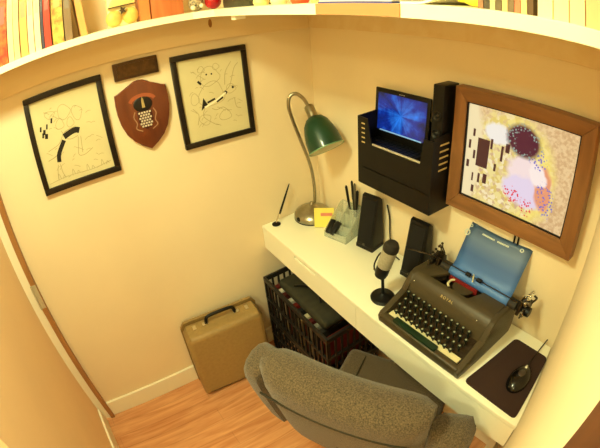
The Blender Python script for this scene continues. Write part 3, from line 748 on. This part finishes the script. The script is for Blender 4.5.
tube(bm, [(-.132, .222, .180), (-.132, .235, .160)], .0016, 6); tube(bm, [(.204, .222, .180), (.204, .235, .160)], .0016, 6)
bail = obj('paper_bail', bm, dark_metal, TW)
for x in (.0, .045):
    bm = B(); tube(bm, [(x-.008, .222, .180), (x+.008, .222, .180)], .007, 16); obj('bail_roller', bm, black_plastic, bail)
bm = B(); box(bm, .022, .026, .216, .219, .165, .190); tube(bm, [(.024, .222, .185), (.022, .218, .196)], .0015, 6); obj('card_guide', bm, cream_m, TW)

# blue sheet rolled into the platen (its own thing), in typewriter-local coordinates turned to world
def blue_mat():
    m = bpy.data.materials.new('blue_printed_sheet'); m.use_nodes = True
    nt = m.node_tree; L = nt.links; b = nt.nodes['Principled BSDF']; b.inputs['Roughness'].default_value = .45
    tc = nt.nodes.new('ShaderNodeTexCoord'); sp = nt.nodes.new('ShaderNodeSeparateXYZ'); L.new(tc.outputs['Object'], sp.inputs[0])
    r = nt.nodes.new('ShaderNodeValToRGB'); e = r.color_ramp.elements
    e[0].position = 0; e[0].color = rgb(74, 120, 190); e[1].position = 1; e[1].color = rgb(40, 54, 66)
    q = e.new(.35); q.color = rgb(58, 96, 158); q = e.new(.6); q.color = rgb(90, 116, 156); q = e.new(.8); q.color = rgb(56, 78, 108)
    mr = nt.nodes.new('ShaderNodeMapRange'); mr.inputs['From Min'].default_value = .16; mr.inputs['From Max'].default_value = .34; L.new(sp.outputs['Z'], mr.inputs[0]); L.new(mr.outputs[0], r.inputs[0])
    L.new(r.outputs[0], b.inputs['Base Color']); return m
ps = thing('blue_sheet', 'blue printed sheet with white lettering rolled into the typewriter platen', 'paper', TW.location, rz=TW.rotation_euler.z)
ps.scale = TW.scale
bm = B()
prof = []
for a in range(-60, 91, 15):
    prof.append((CY-.0195*math.cos(math.radians(a)), CZ+.0195*math.sin(math.radians(a))))
for k in range(1, 11):
    f_ = k/10; prof.append((CY+.006+.052*f_+.012*f_*f_, CZ+.0195+.140*f_))
xl0, xr0 = -.078, .160
grid = []
for i, (y, z) in enumerate(prof):
    f_ = max(0, (i-10)/10); xl = -.112+.030*0; 
    grid.append([bm.verts.new((x0_, y+.006*math.cos(j/8*PI*2)*0+(.010*f_*((j/8-.5)*2)**2), z)) for j, x0_ in enumerate([xl0+(xr0-xl0)*jj/8 for jj in range(9)])])
for i in range(len(grid)-1):
    for j in range(8): bm.faces.new((grid[i][j], grid[i][j+1], grid[i+1][j+1], grid[i+1][j]))
bmesh.ops.recalc_face_normals(bm, faces=bm.faces)
bmesh.ops.solidify(bm, geom=bm.faces[:], thickness=.0008)
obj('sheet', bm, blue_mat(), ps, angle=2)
bm = B()
# white marks near the top edge: faint words and two emblems
def onsheet(x, h):   # h: 0..1 up the free part
    f_ = h; y = CY+.006+.052*f_+.012*f_*f_ + .010*f_*((((x-xl0)/(xr0-xl0))-.5)*2)**2
    return Vector((x, y-.0018, CZ+.0195+.140*f_))
def mark(x0, x1, h0, h1):
    vs = [bm.verts.new(onsheet(x, h)) for x, h in ((x0, h0), (x1, h0), (x1, h1), (x0, h1))]; bm.faces.new(vs)
random.seed(3)
x = -.022
for n in (10, 0, 8):
    if n == 0: x += .010; continue
    for k in range(n):
        w = random.uniform(.003, .0052); mark(x, x+w, .87, .905); x += w+.0012
obj('printed_words', bm, mat('white_print', rgb(205, 212, 200), .6), ps, smooth=False)
for cx_, h, rx, rh in  ((-.074, .93, .006, .035), (-.079, .77, .012, .070), (.127, .92, .007, .04)):
    bm = B()
    for k in range(10):
        a0 = k/10*2*PI; a1 = (k+.8)/10*2*PI
        vs = [bm.verts.new(onsheet(cx_+rx*q*math.cos(a), min(1, h+rh*q*math.sin(a)))) for a, q in ((a0, 1), (a1, 1), (a1, .55), (a0, .55))]; bm.faces.new(vs)
    obj('emblem', bm, MATS['white_print'], ps, smooth=False)


# ------------------------------------------------------------------ mouse pad and mouse
def rounded_poly(pts, r, n=5):
    out = []
    for i in range(len(pts)):
        p0, p1, p2 = Vector(pts[i-1]), Vector(pts[i]), Vector(pts[(i+1) % len(pts)])
        a = p1+(p0-p1).normalized()*r; c = p1+(p2-p1).normalized()*r
        for k in range(n+1):
            f_ = k/n; out.append(tuple(((1-f_)**2*a+2*f_*(1-f_)*p1+f_*f_*c)))
    return out
bm = B(); prism(bm, rounded_poly([(1.208, -.338), (1.420, -.345), (1.364, -.068), (1.225, -.068)], .018), 'Z', HD+.0002, HD+.0035)
tag(obj('mouse_pad', bm, pad_m), 'dark brown cloth mouse pad on the right end of the desk', 'mouse pad')
t = thing('computer_mouse', 'glossy black computer mouse with a silver wheel on the brown pad', 'mouse', (1.338, -.212, HD+.0035), rz=math.radians(6))
t.scale = (1.15, 1.15, 1.1)
bm = B()
bmesh.ops.create_uvsphere(bm, u_segments=28, v_segments=16, radius=1)
for v in bm.verts:
    x, y, z = v.co; z = max(z, -.05)
    v.co = Vector((x*.030*(1-.10*y), y*.056, (z+.05)*.032*(1-.25*y if y > 0 else 1-.1*abs(y))))
obj('shell', bm, mat('glossy_black', rgb(9, 7, 6), .25, coat=.25), t)
bm = B(); ball(bm, (0, -.002, .0325), .010, 1, 1.3, .25); obj('badge', bm, mat('dark_badge', rgb(60, 50, 42), .3), t)
bm = B(); tube(bm, [(-.003, .030, .024), (.003, .030, .024)], .008, 16); obj('scroll_wheel', bm, mat('wheel_silver', rgb(200, 195, 180), .25, metal=.6), t)
bm = B(); tube(bm, smooth_path([(.0, .054, .008), (-.003, .075, .004), (-.002, .10, .004), (.0, .14, .003), (.004, .19, .004)]), .0018, 8); obj('cable', bm, black_plastic, t)

# ------------------------------------------------------------------ tan carrying case on the floor
t = thing('carrying_case', 'tan typewriter carrying case with black handle standing against the left wall', 'case', (.022, -.692, 0), rz=math.radians(-5))
t.scale = (1.02, 1.10, 1.0)
bm = B()
# body: rounded front edges; local x out of the wall, y along the wall
prism(bm, [(-.178, .004), (.178, .004), (.183, .02), (.178, .405), (.160, .432), (-.160, .432), (-.178, .405), (-.183, .02)], 'X', .025, .150, bevel=.026, seg=5)
obj('case_body', bm, tan_case, t)
bm = B()
prism(bm, [(-.180, .0), (.180, .0), (.186, .02), (.182, .41), (.163, .438), (-.163, .438), (-.182, .41), (-.186, .02)], 'X', .004, .0255, bevel=.008, seg=3)
obj('case_lid', bm, tan_case, t)
bm = B()
prism(bm, [(-.1815, .0), (.1815, .0), (.1875, .02), (.1835, .411), (.164, .4395), (-.164, .4395), (-.1835, .411), (-.1875, .02)], 'X', .024, .0275)
obj('seam_band', bm, case_edge, t)
hnd = None
bm = B(); tube(bm, smooth_path([(.075, -.068, .443), (.075, -.062, .466), (.075, -.045, .476), (.075, 0, .478), (.075, .045, .476), (.075, .062, .466), (.075, .068, .443)], 5), .008, 12); hnd = obj('handle', bm, black_plastic, t)
for s_ in (-1, 1):
    bm = B(); box(bm, .064, .086, s_*.074-.014, s_*.074+.014, .431, .438, bevel=.002); obj('handle_mount', bm, chrome, hnd)
    bx('latch', (.058, .09, s_*.125-.008, s_*.125+.008, .431, .436), chrome, t, bevel=.001)

# ------------------------------------------------------------------ crates under the desk
def crate(z0, label, cat='crate'):
    t = thing('milk_crate', label, cat, (.060, -.425, z0), group='stacked crates under the desk')
    Lx, Ly, Hh = .545, .31, .262
    bm = B()
    for z, h_ in ((.0, .02), (.118, .016), (Hh-.026, .026)):
        w = .012 if z else .01
        box(bm, 0, Lx, 0, w, z, z+h_, bevel=.001); box(bm, 0, Lx, Ly-w, Ly, z, z+h_, bevel=.001)
        box(bm, 0, w, w, Ly-w, z, z+h_, bevel=.001); box(bm, Lx-w, Lx, w, Ly-w, z, z+h_, bevel=.001)
    obj('rims', bm, crate_m, t)
    bm = B()
    n = 15
    for k in range(n+1):
        x = .001+k*(Lx-.012)/n
        box(bm, x, x+.010, .001, .009, .02, Hh-.02); box(bm, x, x+.010, Ly-.009, Ly-.001, .02, Hh-.02)
    for k in range(9):
        y = .01+k*(Ly-.03)/8
        box(bm, .001, .009, y, y+.010, .02, Hh-.02); box(bm, Lx-.009, Lx-.001, y, y+.010, .02, Hh-.02)
    obj('slatted_sides', bm, crate_m, t)
    bm = B()
    for k in range(14): box(bm, .01, Lx-.01, .012+k*.021, .022+k*.021, .0, .008)
    for k in range(14): box(bm, .012+k*.039, .022+k*.039, .01, Ly-.01, .0, .008)
    obj('grid_base', bm, crate_m, t)
    return t
crate(0, 'black slatted plastic crate on the floor, lower of the stack of two')
crate(.264, 'black slatted plastic crate filled with red and white folders, upper of two')
random.seed(11)
fold = [('red', rgb(96, 16, 14)), ('white', rgb(214, 208, 190)), ('dark red', rgb(70, 14, 12)), ('pale grey', rgb(180, 176, 160)), ('red', rgb(110, 20, 16)), ('black', rgb(26, 24, 22)), ('cream', rgb(214, 200, 160)), ('red', rgb(90, 18, 14)), ('grey', rgb(130, 126, 112)), ('dark', rgb(40, 36, 30)), ('red', rgb(100, 16, 14))]
pos_w = ['nearest the left wall', 'second from the left wall', 'third from the left wall', 'fourth from the left wall', 'fifth from the left wall', 'in the middle of the row', 'just right of the middle', 'fourth from the right end', 'third from the right end', 'second from the right end', 'nearest the chair']
for k, (nm, c) in enumerate(fold):
    x = .079+k*.045
    bm = B(); hh = random.uniform(.17, .195); box(bm, x, x+.026, -.408, -.15, .274, .274+hh, bevel=.001)
    tag(obj('folder', bm, mat('folder_'+nm.replace(' ', '_')+str(k), c, .6, noise=.05)), '%s folder in the upper crate, %s' % (nm, pos_w[k]), 'folder', 'folders in the upper crate')
t = thing('black_bag', 'dark olive bag lying on top of the folders in the upper crate', 'bag', (.33, -.29, .482))
bm = B(); box(bm, -.20, .20, -.09, .09, 0, .05, bevel=.022, seg=4); obj('bag_body', bm, mat('olive_bag', rgb(46, 44, 30), .8, noise=.2, nscale=30), t)
bm = B(); tube(bm, smooth_path([(-.1, -.05, .05), (-.05, -.02, .065), (.02, .0, .07), (.08, -.02, .052)]), .006, 8); obj('strap', bm, black_plastic, t)

# ------------------------------------------------------------------ swivel chair
CH = thing('office_chair', 'grey brown tweed upholstered office chair seen from behind, pushed under the desk', 'chair', (1.02, -.612, 0), rz=math.radians(27))
# local: x along the back (right +), y forward to the desk, z up
def pad(bm, x0, x1, y0, y1, z0, z1, r, seg=5): box(bm, x0, x1, y0, y1, z0, z1, bevel=r, seg=seg)
bm = B(); pad(bm, -.19, .25, .05, .40, .42, .50, .03); o = obj('seat', bm, tweed_m, CH)
bm = B(); tube(bm, smooth_path([(-.10, .06, .502), (-.105, .2, .504), (-.11, .34, .503), (-.112, .39, .488)]), .003, 6); obj('seam', bm, mat('seam_dark', rgb(50, 44, 32), .9), o)
# backrest: curved slab, built as a swept cross section
def backrest(x0, x1, ztop, th, name, crown=0., ybow=.0, n=14):
    bm = B(); rings = []
    for i in range(n+1):
        f_ = i/n; x = x0+(x1-x0)*f_
        g = (2*f_-1); endr = (1-abs(g)**6)
        y = ybow*(x/.27)**2; zt = ztop-crown*(x/.27)**2
        out = g if x0 > 0 else (-g if x1 < 0 else 0)
        edge = .55+.45*max(0, 1-abs(g)**10)
        zt -= .055*max(0, out)**4
        pr = []
        h2 = th/2*edge
        # side section (y,z): bottom rear -> rear -> top -> front -> bottom front, leaning back
        for (yy, zz) in ((-h2, .50), (-h2*1.05, .62), (-h2*1.05, .74), (-h2, zt-.065), (-h2*.85, zt-.03), (-h2*.5, zt-.008), (0, zt), (h2*.5, zt-.008), (h2*.85, zt-.03), (h2, zt-.065), (h2*1.1, .74), (h2*1.1, .62), (h2, .50)):
            lean = -.10*(zz-.5)/.42
            pr.append(bm.verts.new((x, y+yy+lean, zz)))
        rings.append(pr)
    for i in range(n):
        m_ = len(rings[0])
        for k in range(m_): bm.faces.new((rings[i][k], rings[i][(k+1) % m_], rings[i+1][(k+1) % m_], rings[i+1][k]))
    bm.faces.new(rings[0][::-1]); bm.faces.new(rings[-1])
    return obj(name, bm, tweed_m, CH, angle=1.2)
bk = backrest(-.245, .245, .950, .155, 'backrest', crown=.014, ybow=.028)
backrest(-.330, -.243, .912, .140, 'side_bolster', crown=.014, ybow=.028, n=6)
backrest(.243, .372, .858, .130, 'side_bolster', crown=.014, ybow=.028, n=6)
# piping seam across the rear
bm = B(); pts = []
for i in range(15):
    x = -.245+.49*i/14; pts.append((x, .028*(x/.27)**2-.0795-.10*(.82-.5)/.42, .82-.012*(x/.27)**2))
tube(bm, pts, .004, 8); obj('piping', bm, MATS['seam_dark'], bk)
bm = B(); pts = []
bm = B(); tube(bm, [(0, .02, .36), (0, .0, .42), (0, -.08, .47), (0, -.095, .60)], .022, 10); obj('back_bracket', bm, black_metal, CH)
bm = B(); lathe(bm, [(.028, .10), (.028, .26), (.018, .262), (.018, .40), (.09, .402), (.09, .42)], 20, Matrix.Translation((0.02, .2, 0))); obj('pedestal', bm, black_metal, CH)
for k in range(5):
    a = 2*PI*k/5+.5; c = Vector((.02, .2, 0)); d_ = Vector((math.cos(a), math.sin(a), 0))
    bm = B(); tube(bm, [c+Vector((0, 0, .11)), c+d_*.14+Vector((0, 0, .095)), c+d_*.25+Vector((0, 0, .065))], [.022, .018, .013], 10); lg = obj('leg', bm, black_metal, CH)
    bm = B(); tube(bm, [c+d_*.25+Vector((-d_.y, d_.x, 0))*.012+Vector((0, 0, .026)), c+d_*.25-Vector((-d_.y, d_.x, 0))*.012+Vector((0, 0, .026))], .026, 16); obj('caster', bm, black_plastic, lg)

# ------------------------------------------------------------------ things on the shelf
def col_mat(name, c, **k): return mat(name, c, k.pop('rough', .6), **k)
def book(x, y0, y1, h, depth, c, label, lean=0., c2=None, group='books at the left end of the shelf', axis='A', name='book'):
    """axis A: spine faces +x (left wall shelf), spans y0..y1; axis B: spine faces -y at front y=x, spans x0..x1"""
    w = y1-y0
    if axis == 'A': t = thing(name, label, 'book', (x, (y0+y1)/2, ZT), group=group)
    else: t = thing(name, label, 'book', ((y0+y1)/2, x, ZT), rz=-PI/2, group=group)
    if lean: t.rotation_euler = (math.radians(lean), 0, t.rotation_euler.z)
    m_ = mat('cover_'+str(len(MATS)), c, .5, col2=c2, nscale=45)
    bm = B()
    box(bm, -depth, 0, -w/2, -w/2+.002, 0, h); box(bm, -depth, 0, w/2-.002, w/2, 0, h); box(bm, -.004, 0, -w/2+.002, w/2-.002, 0, h)
    obj('cover', bm, m_, t, smooth=False)
    bx('pages', (-depth+.004, -.004, -w/2+.002, w/2-.002, .002, h-.004), mat('book_pages', rgb(236, 224, 190), .8), t)
    bx('spine_label', (0, .0006, -w*.30, w*.30, h*.55, h*.80), mat('spine_print_'+str(len(MATS)), tuple(min(1, v*.55+.1) for v in c[:3])+(1,), .6), t)
    return t
bl = [(-1.345, -1.302, .22, rgb(196, 60, 34), 'red book, leftmost on the shelf', None),
      (-1.300, -1.262, .26, rgb(206, 50, 34), 'tall red book just left of the cream paperbacks', rgb(214, 110, 50)),
      (-1.258, -1.236, .25, rgb(232, 208, 160), 'cream book standing right of the tall red book', None),
      (-1.234, -1.212, .25, rgb(226, 196, 146), 'second cream book right of the tall red book', None),
      (-1.208, -1.180, .245, rgb(222, 168, 100), 'tan orange book among the cream books', None),
      (-1.177, -1.155, .24, rgb(238, 222, 180), 'pale cream book right of the tan orange book', None),
      (-1.152, -1.130, .24, rgb(238, 214, 180), 'thick pale book just left of the bright red spine', None),
      (-1.127, -1.118, .235, rgb(70, 66, 84), 'thin dark blue book beside the bright red spine', None),
      (-1.116, -1.092, .235, rgb(216, 64, 52), 'bright red book right of the thin dark spine', None),
      (-1.086, -1.046, .23, rgb(226, 196, 96), 'yellow book with a mottled dark pattern', rgb(150, 110, 60)),
      (-1.042, -1.016, .20, rgb(132, 108, 82), 'grey brown book between patterned yellow and leaning tan', None)]
for y0, y1, h_, c, lab, c2 in bl: book(.175, y0, y1, h_, .14, c, lab, c2=c2)
book(.18, -.986, -.963, .215, .14, rgb(222, 160, 96), 'tan book with red edge, leaning left at the row end', lean=7)

# yellow ornament
yel = mat('ornament_yellow', rgb(222, 186, 96), .5, noise=.12, nscale=60); dk = mat('ornament_dark', rgb(70, 50, 30), .6)
t = thing('shelf_ornament', 'yellow flower-like ornament with dark star centre near the wooden box', 'ornament', (.15, -.836, ZT))
bm = B(); ball(bm, (0, -.029, .029), .029, .6, 1, 1); ball(bm, (0, .029, .029), .029, .6, 1, 1); obj('petals', bm, yel, t)
bm = B(); prism(bm, [(-.05, .066), (.05, .066), (.03, .10), (.0, .125), (-.03, .10)], 'X', -.006, .010, bevel=.004); obj('crown', bm, mat('ornament_pale', rgb(232, 206, 130), .5), t)
bm = B(); box(bm, .0101, .012, -.048, .048, .066, .070); obj('crown_trim', bm, dk, t)
bm = B(); prism(bm, [(r_*math.cos(a), .052+r_*math.sin(a)) for k in range(10) for a, r_ in [(k*PI/5, .014 if k % 2 else .006)]], 'X', .012, .024); obj('star_centre', bm, dk, t)
bm = B(); box(bm, -.03, .0, -.05, .05, 0, .11, bevel=.003); obj('backing', bm, mat('ornament_cream', rgb(236, 224, 170), .6), t)
# wooden box and orange book
t = thing('wooden_box', 'reddish brown wooden box standing right of the yellow ornament', 'box', (.17, -.675, ZT))
wbm = wood('cedar_box', rgb(184, 96, 50), rgb(206, 122, 68), 'Z', 12, .5)
bx('box_body', (-.12, 0, -.062, .052, 0, .12), wbm, t, bevel=.002); bx('box_lid', (-.121, .001, -.063, .053, .121, .14), wbm, t, bevel=.002)
book(.17, -.776, -.742, .16, .12, rgb(208, 128, 70), 'orange brown book tight against the wooden box', group='single books on the shelf')
# black and white figure
t = thing('checked_figurine', 'small black and white speckled figurine beside the wooden box', 'figurine', (.155, -.572, ZT))
bm = B(); ball(bm, (0, 0, .028), .028, .8, 1, 1); ball(bm, (0, 0, .068), .020); obj('figurine_body', bm, mat('speckled_black', rgb(40, 34, 30), .5, col2=rgb(210, 190, 150), nscale=110), t)
bm = B(); ball(bm, (.018, -.004, .055), .010); ball(bm, (.022, .012, .018), .008); ball(bm, (.018, -.018, .014), .009); obj('white_patches', bm, mat('figurine_white', rgb(240, 232, 200), .5), t)
# red ornament
t = thing('red_ornament', 'shiny red round ornament in the shelf corner', 'ornament', (.185, -.52+.0, ZT))
bm = B(); ball(bm, (0, 0, .030), .030); obj('globe', bm, mat('red_gloss', rgb(170, 18, 26), .25, coat=.4), t)
bm = B(); lathe(bm, [(.008, .058), (.007, .066), (.003, .068)], 14); obj('cap', bm, mat('gold_cap', rgb(200, 160, 70), .3, metal=.8), t)
# dark green tin with pink figure lying on it
t = thing('green_tin', 'dark green tin box in the corner of the shelf', 'tin', (.345, -.45, ZT))
gm = mat('dark_green_tin', rgb(62, 60, 40), .45, noise=.15, nscale=30)
bx('tin_body', (-.10, .10, -.06, .06, 0, .042), gm, t, bevel=.004); bx('tin_lid', (-.102, .102, -.062, .062, .0425, .054), gm, t, bevel=.003)
t = thing('pink_figurine', 'small pink figurine lying on the dark green tin', 'figurine', (.33, -.47, ZT+.054))
bm = B(); ball(bm, (0, 0, .014), .014, 2.2, 1, 1); obj('figurine_body', bm, mat('pink_skin', rgb(226, 160, 120), .5), t)
bm = B(); ball(bm, (.036, 0, .016), .013); obj('figurine_head', bm, MATS['pink_skin'], t)
# toy group
ty = [(.50, 'cream toy figure with gold trim right of the green tin', rgb(238, 214, 140), rgb(200, 150, 60)),
      (.60, 'small cream toy figure with an olive hat', rgb(244, 228, 170), rgb(140, 130, 70)),
      (.70, 'small toy figure in an orange red coat on the shelf', rgb(222, 84, 36), rgb(240, 200, 140)),
      (.785, 'small tan and rose toy figure just left of the stacked papers', rgb(222, 180, 120), rgb(200, 120, 90))]
for x, lab, c, c2 in ty:
    t = thing('toy_figure', lab, 'toy', (x, -.50, ZT), group='toy figures on the shelf')
    bm = B(); lathe(bm, [(.020, 0), (.024, .008), (.020, .03), (.012, .042)], 18); obj('toy_body', bm, mat('toy_'+str(x), c, .5), t)
    bm = B(); ball(bm, (0, 0, .052), .014); obj('toy_head', bm, mat('toyhead_'+str(x), c2, .5), t)
    bm = B(); ball(bm, (-.022, -.006, .024), .007); obj('toy_arm', bm, MATS['toyhead_'+str(x)], t)
    bm = B(); ball(bm, (.022, -.006, .024), .007); obj('toy_arm', bm, MATS['toyhead_'+str(x)], t)
# papers
t = thing('paper_stack', 'stack of white papers in a blue backed folder lying on the shelf', 'papers', (.945, -.44, ZT))
bm = B(); box(bm, -.115, .105, -.10, .10, 0, .003); obj('blue_cover', bm, mat('blue_card', rgb(60, 66, 140), .5), t)
bm = B(); box(bm, -.118, .100, -.095, .10, .0032, .022, bevel=.001); obj('sheets', bm, mat('white_sheets', rgb(250, 246, 230), .7), t)
t = thing('loose_booklet', 'loose white booklet with curled dark tipped corner beside the papers', 'booklet', (1.10, -.44, ZT))
bm = B()
for k in range(10):
    x0, x1 = -.035+k*.009, -.035+(k+1)*.009
    z0, z1 = .012*(max(0, k-4)/5)**2, .012*(max(0, k-3)/5)**2
    vs = [bm.verts.new(p) for p in ((x0, -.095, z0), (x1, -.095, z1), (x1, .08, z1), (x0, .08, z0))]; bm.faces.new(vs)
    
bmesh.ops.remove_doubles(bm, verts=bm.verts, dist=.0001); bmesh.ops.solidify(bm, geom=bm.faces[:], thickness=-.004); obj('pages', bm, MATS['white_sheets'], t)
bm = B(); box(bm, .042, .056, -.096, -.085, .016, .020); obj('dark_tip', bm, mat('brown_tip', rgb(150, 90, 50), .6), t)
# yellow thing
t = thing('yellow_cloth_toy', 'bright yellow soft toy lying in front of the small books', 'toy', (1.195, -.49, ZT))
bm = B(); ball(bm, (0, 0, .016), .018, 1.7, 1.1, .85); ball(bm, (-.028, -.004, .020), .014); obj('toy_body', bm, mat('lemon_plush', rgb(248, 232, 80), .9, bump=.3, bscale=200), t)
bm = B(); ball(bm, (.036, .0, .010), .010, 1.6, 1, .8); obj('toy_tail', bm, mat('cream_plush', rgb(248, 240, 170), .9), t)
# small books on the back shelf
sb = [(rgb(150, 110, 80), 'small brown book, leftmost of the small row'), (rgb(74, 66, 50), 'small dark book, second of the small row'), (rgb(190, 176, 140), 'small grey cream book right of the dark one'), (rgb(104, 90, 66), 'small olive brown book in the small row'),
      (rgb(214, 180, 130), 'small tan book in the middle of the small row'), (rgb(120, 100, 74), 'small taupe book right of the tan one'), (rgb(208, 120, 90), 'small salmon red book in the small row'), (rgb(226, 200, 140), 'small cream book right of the salmon one'), (rgb(96, 70, 44), 'small dark brown book beside the binders')]
x = 1.218
for c, lab in sb:
    w = .0095; book(-.525, x, x+w, .13, .10, c, lab, group='small books on the back shelf', axis='B'); x += w+.0012
# binders
bn = [(rgb(244, 226, 190), 'wide cream binder, leftmost of the binder row'), (rgb(240, 224, 176), 'cream binder, second of the binder row'), (rgb(238, 210, 170), 'peach cream binder in the middle of the binder row'), (rgb(228, 180, 134), 'salmon tan binder, second from the right end'), (rgb(236, 216, 180), 'pale binder, last one by the end wall')]
x = 1.322
for c, lab in bn:
    w = .0235; t = book(-.528, x, x+w, .26, .20, c, lab, group='binders on the back shelf', axis='B', name='binder'); t['category'] = 'binder'; x += w+.002

# ------------------------------------------------------------------ lights
def area(name, loc, size, power, col, rot=(0, 0, 0), shape='DISK'):
    l = bpy.data.lights.new(name, 'AREA'); l.shape = shape; l.size = size; l.energy = power; l.color = col
    o = bpy.data.objects.new(name, l); COL.objects.link(o); o.location = loc; o.rotation_euler = rot; return o
# a flush ceiling lamp above the nook
CL = (.88, -1.36)
t = thing('ceiling_lamp', 'round flush ceiling lamp above the nook', 'lamp', (CL[0], CL[1], CEIL))
bm = B(); lathe(bm, [(.15, -.02), (.15, -.001)], 32); obj('ceiling_plate', bm, trim_m, t)
area('ceiling_light', (CL[0], CL[1], CEIL-.025), .26, 21.5, (.88, .97, .55))
t = thing('ceiling_lamp', 'added round fill lamp, out of view above the open room behind the nook', 'lamp', (2.1, -2.2, CEIL))  # added fill lamp with its plate, unseen, softens light on the nook walls
bm = B(); lathe(bm, [(.15, -.02), (.15, -.001)], 32); obj('ceiling_plate', bm, trim_m, t)
area('room_fill_light', (2.1, -2.2, CEIL-.025), .3, 23, (.93, .95, .50))
w = bpy.data.worlds.new('world'); bpy.context.scene.world = w; w.use_nodes = True
w.node_tree.nodes['Background'].inputs[0].default_value = (.9, .7, .4, 1); w.node_tree.nodes['Background'].inputs[1].default_value = .1

# ------------------------------------------------------------------ camera: clip-on wide lens phone shot
cd = bpy.data.cameras.new('camera'); cam = bpy.data.objects.new('camera', cd); COL.objects.link(cam); bpy.context.scene.camera = cam
cd.type = 'PANO'
for tgt in (cd, getattr(cd, 'cycles', None)):
    if tgt is None: continue
    try:
        tgt.panorama_type = 'FISHEYE_LENS_POLYNOMIAL'; tgt.fisheye_fov = PI
        tgt.fisheye_polynomial_k0 = 0.; tgt.fisheye_polynomial_k1 = -.041675468
        tgt.fisheye_polynomial_k2 = 0.; tgt.fisheye_polynomial_k3 = 2.46311e-5; tgt.fisheye_polynomial_k4 = -1.17308e-6
    except Exception: pass
cd.sensor_fit = 'HORIZONTAL'; cd.sensor_width = 36; cd.sensor_height = 36*448/600
cd.shift_x = -(324.453-300)/600; cd.shift_y = (199.113-224)/448
cd.clip_start = .01
yaw, pitch, roll = .96063536, -.49386397, -.05590987
f = Vector((-math.sin(yaw)*math.cos(pitch), math.cos(yaw)*math.cos(pitch), math.sin(pitch)))
r = Vector((math.cos(yaw), math.sin(yaw), 0)); u = r.cross(f)
r2 = math.cos(roll)*r+math.sin(roll)*u; u2 = -math.sin(roll)*r+math.cos(roll)*u
cam.matrix_world = Matrix(((r2.x, u2.x, -f.x, 1.57782), (r2.y, u2.y, -f.y, -1.0744), (r2.z, u2.z, -f.z, 1.82814), (0, 0, 0, 1)))

sc = bpy.context.scene
sc.view_settings.view_transform = 'Standard'
try: sc.view_settings.look = 'None'
except Exception: pass
sc.view_settings.exposure = .30; sc.view_settings.gamma = 1.; sc.view_settings.use_curve_mapping = False
sc.cycles.use_denoising = True
sc.cycles.max_bounces = 10; sc.cycles.diffuse_bounces = 6
